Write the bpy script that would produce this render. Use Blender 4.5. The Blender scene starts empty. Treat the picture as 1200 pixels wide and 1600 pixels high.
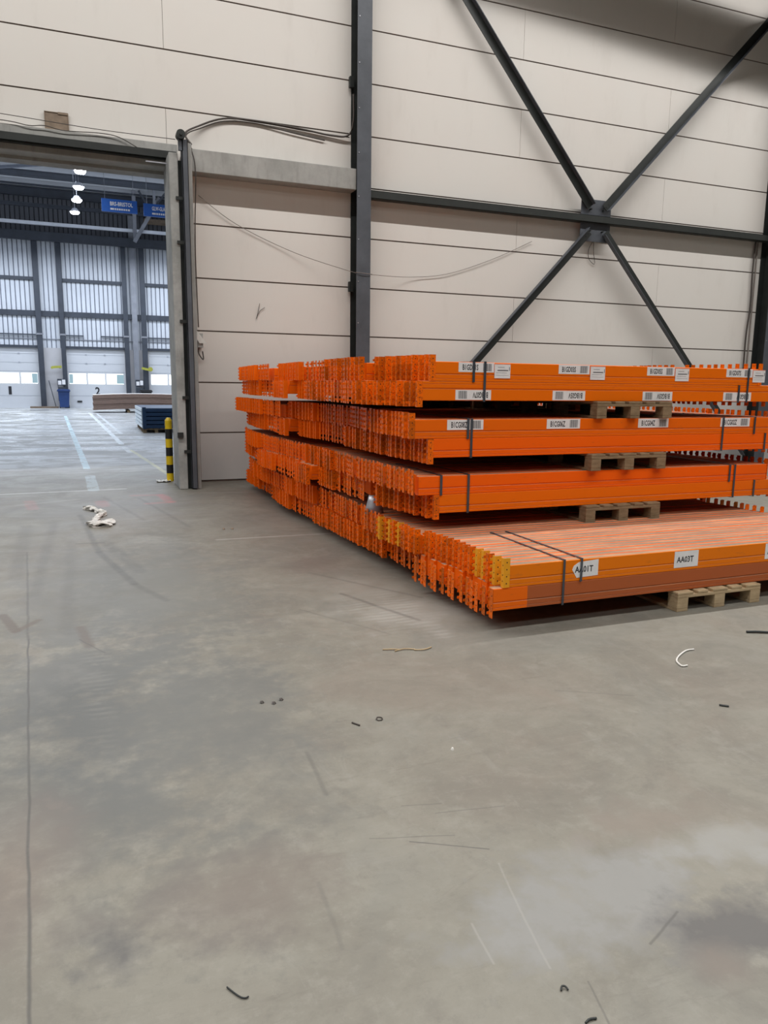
import bpy, math, random
from mathutils import Vector, Matrix
random.seed(7)
C = bpy.context.scene.collection
SC = bpy.context.scene

# ------------------------------------------------------------------ camera
cam_d = bpy.data.cameras.new('camera'); cam = bpy.data.objects.new('camera', cam_d); C.objects.link(cam)
RIGHT = Vector((0.9302186, -0.3668151, 0.0118335)); UP = Vector((0.0511043, 0.1613918, 0.9855664)); FWD = Vector((0.3634304, 0.9161874, -0.1688755))
mw = Matrix.Identity(4)
for r in range(3):
    mw[r][0] = RIGHT[r]; mw[r][1] = UP[r]; mw[r][2] = -FWD[r]
mw[2][3] = 1.6
cam.matrix_world = mw
cam_d.sensor_fit = 'VERTICAL'; cam_d.sensor_height = 36.0; cam_d.lens = 1162.4 / 1600 * 36.0
cam_d.clip_start = 0.05; cam_d.clip_end = 200
SC.camera = cam

# ------------------------------------------------------------------ world, lights, exposure
W = bpy.data.worlds.new('world'); SC.world = W; W.use_nodes = True
W.node_tree.nodes['Background'].inputs[0].default_value = (0.75, 0.85, 1.0, 1); W.node_tree.nodes['Background'].inputs[1].default_value = 0.6
SC.view_settings.view_transform = 'Standard'; SC.view_settings.look = 'None'
SC.view_settings.gamma = 1.0; SC.view_settings.exposure = -0.15; SC.view_settings.use_curve_mapping = False
def area(name, loc, sx, sy, power, col, rot=(0, 0, 0)):
    d = bpy.data.lights.new(name, 'AREA'); d.shape = 'RECTANGLE'; d.size = sx; d.size_y = sy; d.energy = power; d.color = col
    o = bpy.data.objects.new(name, d); C.objects.link(o); o.location = loc; o.rotation_euler = rot
    return o
WARM = (1.0, 0.978, 0.945)
area('lamp_row_by_wall', (6.5, 7.3, 11.4), 37, 0.10, 2880, WARM)
area('lamp_row_middle', (1, 0.0, 11.2), 30, 1.0, 1220, WARM).data.spread = math.radians(132)
area('lamp_row_rear', (-1, -7.0, 11.2), 25, 2.0, 900, WARM).data.spread = math.radians(170)
COOL = (0.80, 0.88, 1.0)
for yy, pw in ((16, 300), (23, 520), (31, 900), (39, 1250), (45.2, 1450)):
    area('far_lamp_row', (0, yy, 8.9), 26, 0.6, pw, COOL)
area('added_far_uplight', (0, 34, 9.5), 24, 14, 1500, COOL, (math.pi, 0, 0))  # added uplight with no fitting of its own, brightens the far roof

# ------------------------------------------------------------------ node helpers
class NT:
    def __init__(s, name):
        s.m = bpy.data.materials.new(name); s.m.use_nodes = True; s.t = s.m.node_tree
        s.b = s.t.nodes['Principled BSDF']; s._pos = None
    def n(s, ty, **k):
        x = s.t.nodes.new(ty)
        for a, v in k.items(): setattr(x, a, v)
        return x
    def put(s, inp, v):
        if hasattr(v, 'type') and hasattr(v, 'is_output'): s.t.links.new(v, inp)
        elif v is not None:
            if isinstance(v, (tuple, list)) and len(v) == 3 and inp.type == 'RGBA': v = (*v, 1)
            inp.default_value = v
    def math(s, op, a, b=None, c=None, clamp=False):
        x = s.n('ShaderNodeMath', operation=op, use_clamp=clamp)
        for i, v in enumerate((a, b, c)):
            if v is not None: s.put(x.inputs[i], v)
        return x.outputs[0]
    def pos(s):
        if s._pos is None: s._pos = s.n('ShaderNodeNewGeometry')
        return s._pos.outputs['Position']
    def sep(s, v=None):
        x = s.n('ShaderNodeSeparateXYZ'); s.put(x.inputs[0], v or s.pos()); return x.outputs
    def scale(s, v, sc):
        x = s.n('ShaderNodeVectorMath', operation='MULTIPLY'); s.put(x.inputs[0], v); x.inputs[1].default_value = sc; return x.outputs[0]
    def noise(s, scale, detail=4, rough=0.55, vec=None, stretch=None, dist=0.0):
        x = s.n('ShaderNodeTexNoise'); v = vec or s.pos()
        if stretch: v = s.scale(v, stretch)
        s.put(x.inputs['Vector'], v); x.inputs['Scale'].default_value = scale; x.inputs['Detail'].default_value = detail
        x.inputs['Roughness'].default_value = rough; x.inputs['Distortion'].default_value = dist
        return x.outputs['Fac']
    def ramp(s, v, a, b, ya=0.0, yb=1.0):
        x = s.n('ShaderNodeMapRange'); s.put(x.inputs[0], v); x.inputs[1].default_value = a; x.inputs[2].default_value = b
        x.inputs[3].default_value = ya; x.inputs[4].default_value = yb; return x.outputs[0]
    def mix(s, f, a, b, mode='MIX'):
        x = s.n('ShaderNodeMix', data_type='RGBA', blend_type=mode); s.put(x.inputs[0], f); s.put(x.inputs[6], a); s.put(x.inputs[7], b)
        return x.outputs[2]
    def bump(s, h, strength=0.3, dist=0.01):
        x = s.n('ShaderNodeBump'); s.put(x.inputs['Height'], h); x.inputs['Strength'].default_value = strength; x.inputs['Distance'].default_value = dist
        s.t.links.new(x.outputs[0], s.b.inputs['Normal'])
    def base(s, c): s.put(s.b.inputs['Base Color'], c)
    def rough(s, r): s.put(s.b.inputs['Roughness'], r)
    def metal(s, r): s.b.inputs['Metallic'].default_value = r
    def seg(s, ax, ay, bx, by, w, soft):
        """1 on the floor line a-b of half width w, fading over soft"""
        p = s.n('ShaderNodeVectorMath', operation='SUBTRACT'); s.put(p.inputs[0], s.warp()); p.inputs[1].default_value = (ax, ay, 0)
        d = Vector((bx - ax, by - ay, 0)); L = d.length; u = d / L
        t = s.n('ShaderNodeVectorMath', operation='DOT_PRODUCT'); s.put(t.inputs[0], p.outputs[0]); t.inputs[1].default_value = u
        tc = s.n('ShaderNodeClamp'); s.put(tc.inputs[0], t.outputs['Value']); tc.inputs[1].default_value = 0; tc.inputs[2].default_value = L
        q = s.n('ShaderNodeVectorMath', operation='SCALE'); q.inputs[0].default_value = u; s.put(q.inputs['Scale'], tc.outputs[0])
        r = s.n('ShaderNodeVectorMath', operation='DISTANCE'); s.put(r.inputs[0], p.outputs[0]); s.put(r.inputs[1], q.outputs[0])
        return s.ramp(r.outputs['Value'], w, w + soft, 1, 0)
    def warp(s):
        if not hasattr(s, '_warp'):
            nz = s.n('ShaderNodeTexNoise'); s.put(nz.inputs['Vector'], s.pos()); nz.inputs['Scale'].default_value = 2.6; nz.inputs['Detail'].default_value = 3
            o = s.n('ShaderNodeVectorMath', operation='SUBTRACT'); s.put(o.inputs[0], nz.outputs['Color']); o.inputs[1].default_value = (0.5, 0.5, 0.5)
            q = s.scale(o.outputs[0], (0.025, 0.025, 0)); a = s.n('ShaderNodeVectorMath', operation='ADD'); s.put(a.inputs[0], s.flat()); s.put(a.inputs[1], q); s._warp = a.outputs[0]
        return s._warp
    def flat(s):
        if not hasattr(s, '_flat'):
            s._flat = s.scale(s.pos(), (1, 1, 0))
        return s._flat
    def blob(s, cx, cy, rx, ry, inner=0.3, wob=0.5, ns=2.0):
        """irregular patch of the floor"""
        p = s.n('ShaderNodeVectorMath', operation='SUBTRACT'); s.put(p.inputs[0], s.flat()); p.inputs[1].default_value = (cx, cy, 0)
        q = s.scale(p.outputs[0], (1 / rx, 1 / ry, 0))
        r = s.n('ShaderNodeVectorMath', operation='LENGTH'); s.put(r.inputs[0], q)
        rr = s.math('ADD', r.outputs['Value'], s.math('MULTIPLY', s.math('SUBTRACT', s.wob(ns), 0.5), wob * 5))
        rr = s.math('ADD', rr, s.math('MULTIPLY', s.math('SUBTRACT', s.wob(11.0), 0.5), wob * 2.2))
        return s.ramp(rr, inner, 1.0, 1, 0)
    def wob(s, ns):
        if not hasattr(s, '_w'): s._w = {}
        if ns not in s._w: s._w[ns] = s.noise(ns, 6, 0.6)
        return s._w[ns]

def simple(name, col, rough=0.6, metal=0.0, var=0.12, ns=6.0, bump=0.0, emit=None, es=0.0):
    k = NT(name)
    f = k.noise(ns, 5, 0.6)
    dark = tuple(c * (1 - var) for c in col); lite = tuple(min(1, c * (1 + var)) for c in col)
    k.base(k.mix(k.ramp(f, 0.3, 0.7), dark, lite)); k.rough(rough); k.metal(metal)
    if bump: k.bump(k.noise(ns * 8, 4), bump, 0.003)
    if emit: k.b.inputs['Emission Color'].default_value = (*emit, 1); k.b.inputs['Emission Strength'].default_value = es
    return k.m

# ---- beam paint
def paint(name, col, alt, dusty=0.96, rough=0.42, amber=0.35, dirt=0.0):
    k = NT(name)
    x, y, z = k.sep()
    cell = k.n('ShaderNodeCombineXYZ')
    k.put(cell.inputs[1], k.math('FLOOR', k.math('MULTIPLY', y, 13.05))); k.put(cell.inputs[2], k.math('FLOOR', k.math('MULTIPLY', z, 6.8)))
    wn = k.n('ShaderNodeTexWhiteNoise', noise_dimensions='3D'); k.put(wn.inputs['Vector'], cell.outputs[0])
    c = k.mix(k.ramp(wn.outputs['Value'], 0.45, 1.0, 0, amber), col, alt)
    sc = k.noise(30, 5, 0.7, stretch=(0.25, 1, 1))
    c = k.mix(k.ramp(sc, 0.62, 0.75, 0, 0.35), c, (0.30, 0.10, 0.04))
    if dirt: c = k.mix(k.ramp(k.noise(55, 4, 0.7), 0.47, 0.62, 0, dirt), c, (0.26, 0.055, 0.010))
    nz = k.sep(k._pos.outputs['Normal'])[2]
    top = k.ramp(nz, 0.7, 0.95)
    d1 = k.noise(9, 6, 0.72, stretch=(0.16, 2.6, 1))
    d2 = k.noise(3.1, 5, 0.6, stretch=(0.5, 2.2, 1))
    dust = k.mix(k.ramp(d1, 0.40, 0.53), (0.52, 0.29, 0.165), (0.23, 0.185, 0.135))
    dm = k.math('MULTIPLY', top, k.math('MULTIPLY', k.ramp(k.math('ADD', d1, k.math('MULTIPLY', d2, 0.8)), 0.48, 0.78), dusty))
    c = k.mix(dm, c, dust)
    k.base(c); k.rough(k.ramp(dm, 0, 1, rough, 0.8)); k.b.inputs['Specular IOR Level'].default_value = 0.22
    return k.m
P_ORANGE = paint('orange_beam_paint', (0.92, 0.150, 0.0015), (0.74, 0.13, 0.002))
P_AMBER = paint('amber_beam_paint', (0.88, 0.165, 0.001), (0.88, 0.16, 0.001))
P_BRIGHT = paint('bright_orange_beam_paint', (0.96, 0.130, 0.0015), (0.95, 0.14, 0.002))
P_YELLOW = paint('yellow_orange_beam_paint', (0.84, 0.195, 0.0015), (0.84, 0.20, 0.002))
P_BROWN = paint('red_brown_beam_paint', (0.42, 0.105, 0.032), (0.45, 0.11, 0.03))
C_ORANGE = paint('orange_connector_paint', (0.97, 0.165, 0.003), (0.50, 0.10, 0.003), dusty=0.3, rough=0.33, amber=0.85, dirt=0.6)
C_YELLOW = paint('yellow_connector_paint', (0.85, 0.36, 0.02), (0.8, 0.36, 0.02), dusty=0.2)
HOLE = simple('dark_hole', (0.015, 0.008, 0.006), 0.9)

STEEL = simple('grey_painted_steel', (0.08, 0.088, 0.104), 0.5, 0.1, 0.2, 3)
STEEL_D = simple('dark_painted_steel', (0.020, 0.023, 0.022), 0.5, 0.1, 0.25, 4)
BEAMM = simple('near_black_green_steel', (0.016, 0.019, 0.017), 0.55, 0, 0.2, 4)
BLACK = simple('black_steel', (0.02, 0.024, 0.024), 0.6, 0.0, 0.3, 4)
CABLE = simple('dark_cable', (0.055, 0.045, 0.04), 0.6)
CABLE_W = simple('thin_grey_wire', (0.20, 0.17, 0.155), 0.6)
STRAP = simple('blue_grey_strapping', (0.085, 0.10, 0.125), 0.35, 0.5, 0.2)
PAPER = simple('white_label_paper', (0.80, 0.79, 0.80), 0.55, 0, 0.05, 20)
INK = simple('black_print', (0.02, 0.02, 0.025), 0.6)
GREYINK = simple('grey_print', (0.16, 0.16, 0.17), 0.6)
PINKP = simple('pink_label_edge', (0.80, 0.30, 0.22), 0.6)
WHITEP = simple('white_plastic', (0.70, 0.69, 0.66), 0.45)
RAG = simple('dirty_white_cloth', (0.60, 0.585, 0.56), 0.8, 0, 0.3, 14)
GALV = simple('galvanised_metal', (0.46, 0.46, 0.50), 0.42, 0.7, 0.15, 9)
BLUE = simple('sign_blue', (0.004, 0.08, 0.36), 0.45, 0, 0.05)
BINBLUE = simple('bin_blue', (0.015, 0.045, 0.16), 0.4, 0, 0.1)
BLUEF = simple('dark_blue_frame', (0.012, 0.045, 0.11), 0.4, 0.1, 0.2)
BLUEL = simple('pale_blue_end', (0.80, 0.88, 0.94), 0.35, 0.2, 0.1)
YEL = simple('bollard_yellow', (0.75, 0.52, 0.01), 0.4)
BLK = simple('bollard_black', (0.015, 0.016, 0.018), 0.4)
LIMEY = simple('lamp_arm_yellow', (0.36, 0.36, 0.05), 0.5)

def mk_wood():
    k = NT('pallet_wood'); f = k.noise(14, 6, 0.65, stretch=(0.5, 1.0, 2.0)); g = k.noise(2.2, 3)
    c = k.mix(k.ramp(f, 0.3, 0.7), (0.36, 0.255, 0.14), (0.56, 0.43, 0.265)); c = k.mix(k.ramp(g, 0.4, 0.7, 0, 0.5), c, (0.30, 0.23, 0.15))
    k.base(c); k.rough(0.8); k.bump(f, 0.3, 0.004); return k.m
WOOD = mk_wood()
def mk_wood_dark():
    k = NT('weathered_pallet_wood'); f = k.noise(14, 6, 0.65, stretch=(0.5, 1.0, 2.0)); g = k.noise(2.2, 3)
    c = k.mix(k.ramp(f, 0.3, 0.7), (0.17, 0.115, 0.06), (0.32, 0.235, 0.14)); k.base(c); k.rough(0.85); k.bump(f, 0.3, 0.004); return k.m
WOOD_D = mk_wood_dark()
def mk_card():
    k = NT('corrugated_board'); x, y, z = k.sep()
    lines = k.math('SINE', k.math('MULTIPLY', z, 190)); f = k.noise(9, 6, 0.7, stretch=(0.6, 1, 3)); nz = k.sep(k._pos.outputs['Normal'])[2]
    c = k.mix(k.ramp(lines, -1, 1, 0, 0.6), (0.17, 0.11, 0.085), (0.30, 0.21, 0.17)); c = k.mix(k.ramp(f, 0.5, 0.72, 0, 0.8), c, (0.12, 0.085, 0.07))
    c = k.mix(k.ramp(nz, 0.6, 0.9), c, (0.72, 0.68, 0.64))
    k.base(c); k.rough(0.85); return k.m
CARD = mk_card()
def mk_wall():
    k = NT('painted_concrete_panels'); x, y, z = k.sep()
    f = k.noise(0.55, 5, 0.6); g = k.noise(3.0, 6, 0.65, stretch=(1, 1, 0.3)); h = k.noise(0.9, 6, 0.7, stretch=(0.5, 1, 0.15))
    c = k.mix(k.ramp(f, 0.35, 0.65), (0.675, 0.638, 0.60), (0.68, 0.655, 0.62))
    c = k.mix(k.ramp(g, 0.55, 0.8, 0, 0.22), c, (0.46, 0.42, 0.38))
    c = k.mix(k.ramp(h, 0.60, 0.8, 0, 0.28), c, (0.36, 0.335, 0.31))
    low = k.math('MULTIPLY', k.ramp(z, 0.2, 2.3, 0.95, 0.0), k.ramp(f, 0.3, 0.7, 0.7, 1.0))  # falloff of light toward the floor, put into the wall colour
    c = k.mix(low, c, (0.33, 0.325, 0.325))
    k.base(c); k.rough(0.75); k.bump(k.noise(60, 3), 0.08, 0.004); return k.m
WALLM = mk_wall()
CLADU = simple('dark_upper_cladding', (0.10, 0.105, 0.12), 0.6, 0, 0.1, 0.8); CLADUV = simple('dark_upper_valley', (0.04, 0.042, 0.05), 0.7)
JOINT = simple('dark_panel_joint', (0.13, 0.105, 0.09), 0.9)
def mk_conc(name, a, b, d):
    k = NT(name); f = k.noise(1.6, 7, 0.68); g = k.noise(7, 6, 0.7, stretch=(1, 1, 0.18)); h = k.noise(20, 4)
    c = k.mix(k.ramp(f, 0.35, 0.65), a, b); c = k.mix(k.ramp(g, 0.52, 0.75, 0, 0.6), c, d)
    k.base(c); k.rough(0.85); k.bump(h, 0.25, 0.006); return k.m
CONC = mk_conc('bare_grey_concrete', (0.27, 0.27, 0.255), (0.37, 0.365, 0.35), (0.17, 0.165, 0.155))
CONC_S = mk_conc('scuffed_concrete_pillar', (0.24, 0.245, 0.235), (0.42, 0.42, 0.41), (0.13, 0.13, 0.125))
CLAD = simple('pale_corrugated_cladding', (0.62, 0.65, 0.70), 0.5, 0.0, 0.06, 0.8)
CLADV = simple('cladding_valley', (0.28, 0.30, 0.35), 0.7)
DOORM = simple('white_dock_door', (0.60, 0.615, 0.64), 0.45, 0, 0.04, 0.8)
DOORL = simple('door_section_seam', (0.36, 0.38, 0.42), 0.6)
PALE = simple('pale_plain_panel', (0.52, 0.51, 0.52), 0.6, 0, 0.05, 1.0)
COLF = simple('far_steel', (0.05, 0.058, 0.075), 0.5, 0.2, 0.15, 2)
COLG = simple('far_grey_steel', (0.24, 0.25, 0.28), 0.5, 0.2, 0.15, 2)
RAILM = simple('bright_pipe', (0.60, 0.62, 0.66), 0.3, 0.6, 0.1, 2)
ROOFM = simple('pale_roof_deck', (0.56, 0.58, 0.62), 0.7, 0, 0.08, 0.6)
CEILM = simple('pale_ceiling', (0.12, 0.12, 0.12), 0.8)
SIDEM = simple('side_wall_paint', (0.22, 0.215, 0.21), 0.8)
PATCH = simple('brown_board', (0.22, 0.165, 0.12), 0.75, 0, 0.2, 12)
def emis(name, col, s):
    k = NT(name); k.base((0.1, 0.1, 0.1)); k.b.inputs['Emission Color'].default_value = (*col, 1); k.b.inputs['Emission Strength'].default_value = s; return k.m
LAMPE = emis('lamp_glow', (0.93, 0.96, 1.0), 60)
WINE = emis('daylight_pane', (0.90, 0.98, 1.0), 2.6)
WINT = emis('teal_daylight_pane', (0.36, 0.58, 0.68), 0.75)

# ---- floor
def mk_floor():
    k = NT('worn_concrete_floor'); x, y, z = k.sep()
    a = k.noise(0.42, 7, 0.62); b = k.noise(1.5, 8, 0.7, dist=0.6); c2 = k.noise(5.5, 8, 0.72); fine = k.noise(45, 4, 0.6)
    streak = k.noise(1.2, 7, 0.75, stretch=(0.55, 3.2, 1), dist=0.7)
    c = k.mix(k.ramp(a, 0.35, 0.65), (0.272, 0.260, 0.222), (0.325, 0.306, 0.260))
    c = k.mix(k.ramp(b, 0.48, 0.62, 0, 0.5), c, (0.375, 0.362, 0.315))
    c = k.mix(k.ramp(b, 0.5, 0.36, 0, 0.5), c, (0.225, 0.208, 0.18))
    c = k.mix(k.ramp(c2, 0.53, 0.64, 0, 0.40), c, (0.40, 0.385, 0.34))
    c = k.mix(k.ramp(c2, 0.46, 0.34, 0, 0.35), c, (0.20, 0.185, 0.165))
    c = k.mix(k.ramp(streak, 0.56, 0.72, 0, 0.30), c, (0.37, 0.36, 0.33))
    g1 = k.noise(16, 7, 0.8); g2 = k.noise(3.0, 8, 0.78, stretch=(2.6, 0.8, 1), dist=0.9); g3 = k.noise(2.2, 8, 0.8, stretch=(0.5, 2.5, 1), dist=1.4)
    c = k.mix(k.ramp(g1, 0.54, 0.66, 0, 0.28), c, (0.42, 0.405, 0.36)); c = k.mix(k.ramp(g1, 0.45, 0.34, 0, 0.28), c, (0.19, 0.178, 0.155))
    c = k.mix(k.ramp(g2, 0.57, 0.66, 0, 0.30), c, (0.40, 0.39, 0.355)); c = k.mix(k.ramp(g3, 0.42, 0.34, 0, 0.35), c, (0.20, 0.18, 0.155)); c = k.mix(k.ramp(g3, 0.58, 0.66, 0, 0.25), c, (0.39, 0.38, 0.35))
    hue = k.noise(0.9, 4, 0.6, dist=1.0)
    c = k.mix(k.ramp(hue, 0.52, 0.68, 0, 0.35), c, (0.30, 0.245, 0.205)); c = k.mix(k.ramp(hue, 0.46, 0.34, 0, 0.30), c, (0.255, 0.262, 0.245))
    def patch(args, col, amt, mul=None):
        nonlocal c
        m = k.math('MULTIPLY', k.blob(*args), amt)
        if mul is not None: m = k.math('MULTIPLY', m, mul)
        c = k.mix(m, c, col)
    # patches of their own shape and colour
    patch((-0.05, 3.7, 0.75, 1.7, 0.2, 0.5, 2.0), (0.175, 0.18, 0.175), 1.0)
    patch((0.45, 3.5, 0.6, 1.4, 0.2, 0.5, 2.0), (0.215, 0.217, 0.205), 0.75)
    patch((0.25, 6.0, 1.1, 2.2, 0.2, 0.5, 2.0), (0.205, 0.207, 0.195), 0.85)
    patch((0.42, 2.15, 0.42, 0.26, 0.2, 0.5, 2.0), (0.255, 0.215, 0.19), 0.65)
    patch((-0.30, 2.5, 0.25, 0.6, 0.2, 0.5, 2.0), (0.30, 0.245, 0.21), 0.5)
    patch((0.02, 1.98, 0.13, 0.13, 0.1, 0.45, 4.0), (0.145, 0.142, 0.145), 0.8)
    patch((1.45, 1.72, 0.55, 0.30, 0.35, 0.55, 4.0), (0.375, 0.375, 0.37), 0.85)
    patch((1.85, 2.0, 0.40, 0.15, 0.2, 0.5, 4.0), (0.33, 0.28, 0.24), 0.6)
    patch((2.05, 1.80, 0.35, 0.14, 0.2, 0.55, 4.0), (0.44, 0.44, 0.43), 0.6)
    patch((1.75, 1.48, 0.34, 0.20, 0.25, 0.45, 4.0), (0.155, 0.15, 0.148), 0.95)
    patch((1.58, 1.36, 0.12, 0.10, 0.1, 0.4, 4.0), (0.27, 0.235, 0.205), 0.8)
    patch((1.9, 5.3, 0.42, 0.85, 0.2, 0.55, 4.0), (0.41, 0.40, 0.36), 0.6)
    patch((2.1, 4.6, 0.5, 0.40, 0.2, 0.55, 4.0), (0.40, 0.39, 0.36), 0.65)
    patch((1.8, 6.3, 0.35, 0.5, 0.2, 0.5, 4.0), (0.24, 0.205, 0.18), 0.6)
    patch((0.5, 6.0, 0.6, 1.2, 0.2, 0.5, 2.0), (0.29, 0.285, 0.255), 0.5)
    patch((2.1, 11.0, 1.2, 0.9, 0.3, 0.4, 2.0), (0.20, 0.175, 0.15), 0.5)
    patch((0.2, 10.2, 1.6, 1.6, 0.2, 0.5, 2.0), (0.30, 0.295, 0.285), 0.6)
    patch((-0.35, 7.0, 0.5, 3.0, 0.2, 0.5, 2.0), (0.32, 0.31, 0.29), 0.5)
    # tread print of a tyre
    wv = k.n('ShaderNodeTexWave', wave_type='BANDS', bands_direction='Y'); k.put(wv.inputs['Vector'], k.pos()); wv.inputs['Scale'].default_value = 5.0; wv.inputs['Distortion'].default_value = 3.5; wv.inputs['Detail'].default_value = 3
    tread = k.math('MULTIPLY', k.ramp(wv.outputs['Fac'], 0.35, 0.75), k.ramp(c2, 0.42, 0.55))
    patch((1.95, 4.75, 0.36, 0.7, 0.3, 0.4, 4.0), (0.46, 0.455, 0.42), 0.75, tread)
    patch((-0.02, 4.4, 0.10, 1.6, 0.3, 0.3, 4.0), (0.31, 0.305, 0.285), 0.45, tread)
    # dark tyre marks and scratches : (ax, ay, bx, by, half width, soft, colour, amount)
    D = (0.13, 0.125, 0.12); R = (0.20, 0.165, 0.14); L = (0.50, 0.49, 0.46)
    segs = [(-0.42, 4.95, -0.20, 1.6, 0.002, 0.006, D, 0.8), (-0.60, 7.6, -0.42, 4.95, 0.003, 0.01, D, 0.5),
            (-0.15, 9.6, 0.03, 7.4, 0.015, 0.03, D, 0.45), (0.03, 7.4, 0.28, 6.1, 0.015, 0.03, D, 0.5), (0.28, 6.1, 0.47, 5.55, 0.012, 0.03, D, 0.35),
            (0.10, 7.9, 0.35, 6.5, 0.03, 0.05, D, 0.3), (-0.42, 9.2, -0.45, 6.0, 0.02, 0.05, D, 0.25), (-0.7, 9.0, -0.62, 6.6, 0.03, 0.06, D, 0.25),
            (-0.22, 8.0, -0.20, 5.0, 0.02, 0.05, D, 0.2), (0.6, 10.8, 1.0, 8.4, 0.01, 0.03, D, 0.35), (0.15, 11.0, 0.55, 9.0, 0.01, 0.03, D, 0.3),
            (-0.62, 5.55, -0.50, 5.15, 0.02, 0.02, R, 0.8), (-0.50, 5.15, -0.38, 5.35, 0.015, 0.02, R, 0.7), (-0.12, 5.1, -0.06, 4.7, 0.015, 0.03, R, 0.7), (-0.12, 4.85, 0.02, 4.55, 0.002, 0.006, D, 0.6),
            (-0.17, 7.86, 0.08, 7.84, 0.010, 0.012, D, 0.6),
            (0.985, 2.203, 1.225, 2.062, 0.0012, 0.0025, D, 0.9), (0.86, 2.27, 1.15, 2.18, 0.001, 0.003, D, 0.5), (1.15, 2.33, 1.42, 2.28, 0.001, 0.003, D, 0.5), (1.05, 2.42, 1.20, 2.38, 0.001, 0.003, D, 0.5),
            (1.22, 1.98, 1.12, 1.53, 0.0015, 0.004, L, 0.4), (1.00, 1.76, 0.98, 1.60, 0.0015, 0.004, L, 0.4), 
            (1.45, 1.50, 1.62, 1.58, 0.002, 0.004, D, 0.6), (1.19, 1.45, 1.15, 1.30, 0.0015, 0.003, D, 0.5), (0.82, 2.95, 0.80, 2.60, 0.004, 0.010, D, 0.35), (0.62, 2.1, 0.60, 1.80, 0.003, 0.008, D, 0.25),
            (1.75, 5.3, 2.05, 4.5, 0.008, 0.02, D, 0.5), (1.70, 6.0, 2.3, 5.0, 0.006, 0.02, D, 0.4), (2.25, 3.15, 2.6, 2.95, 0.002, 0.006, D, 0.4), (1.35, 5.0, 1.75, 4.3, 0.004, 0.012, D, 0.3),
            (-0.9, 10.6, -0.2, 10.9, 0.02, 0.04, L, 0.4), (1.25, 11.1, 2.4, 10.85, 0.008, 0.02, L, 0.5), (1.18, 7.63, 2.55, 7.57, 0.015, 0.02, L, 0.75),
            (-6.0, 11.35, 0.45, 11.80, 0.02, 0.03, (0.75, 0.74, 0.72), 0.8), (-6, 13.6, 1.0, 14.2, 0.02, 0.05, L, 0.5)]
    for (ax, ay, bx, by, w, so, col, amt) in segs:
        m = k.math('MULTIPLY', k.seg(ax, ay, bx, by, w, so), k.ramp(c2, 0.30, 0.50, amt * 0.55, amt))
        c = k.mix(m, c, col)
    # far bay slab : polished, with pale streaks painted in as window reflections
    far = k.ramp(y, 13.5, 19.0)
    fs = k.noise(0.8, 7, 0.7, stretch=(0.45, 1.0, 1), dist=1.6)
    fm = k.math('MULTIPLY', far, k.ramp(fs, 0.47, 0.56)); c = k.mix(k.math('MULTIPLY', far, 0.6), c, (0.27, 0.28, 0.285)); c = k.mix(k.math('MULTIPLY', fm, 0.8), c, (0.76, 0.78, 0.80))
    # worn painted lines
    wear = k.ramp(k.noise(6, 7, 0.75, stretch=(1, 0.6, 1)), 0.36, 0.50)
    for (ax, ay, bx, by, w, col, amt) in [(-0.98, 37.6, -0.07, 14.75, 0.055, (0.62, 0.80, 0.85), 0.9), (-0.02, 13.6, 0.02, 11.75, 0.075, (0.60, 0.72, 0.78), 0.55),
                                           (0.06, 41.5, 0.77, 20.4, 0.06, (0.78, 0.84, 0.86), 0.95), (0.40, 40.5, 0.93, 24.5, 0.05, (0.75, 0.80, 0.82), 0.8), (0.80, 19.4, 0.87, 17.9, 0.07, (0.75, 0.78, 0.78), 0.8),
                                           (0.90, 18.6, 1.27, 13.3, 0.035, (0.62, 0.60, 0.34), 0.8)]:
        m = k.math('MULTIPLY', k.seg(ax, ay, bx, by, w, 0.012), k.math('MULTIPLY', wear, amt)); c = k.mix(m, c, col)
    for (ax, ay, bx, by, w, amt) in [(0.55, 11.05, 0.92, 11.0, 0.05, 0.4), (0.92, 11.0, 0.98, 10.3, 0.05, 0.55), (0.70, 10.25, 0.98, 10.3, 0.05, 0.4), (0.10, 10.6, 0.13, 10.2, 0.06, 0.35), (-0.80, 10.9, -0.70, 10.2, 0.05, 0.3)]:
        m = k.math('MULTIPLY', k.seg(ax, ay, bx, by, w, 0.04), k.math('MULTIPLY', wear, amt)); c = k.mix(m, c, (0.62, 0.24, 0.24))
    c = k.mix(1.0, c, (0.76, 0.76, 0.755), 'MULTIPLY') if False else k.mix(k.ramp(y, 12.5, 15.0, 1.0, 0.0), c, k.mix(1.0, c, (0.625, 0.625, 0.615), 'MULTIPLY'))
    k.base(c)
    r = k.ramp(b, 0.3, 0.7, 0.62, 0.50)
    r = k.math('SUBTRACT', r, k.math('MULTIPLY', k.ramp(y, 9.0, 16.0), 0.16)); r = k.math('ADD', r, k.math('MULTIPLY', far, k.ramp(fs, 0.42, 0.58, 0.12, -0.16)))
    k.rough(r)
    k.bump(k.math('ADD', fine, k.math('MULTIPLY', c2, 1.5)), 0.12, 0.003)
    return k.m
FLOORM = mk_floor()

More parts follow.
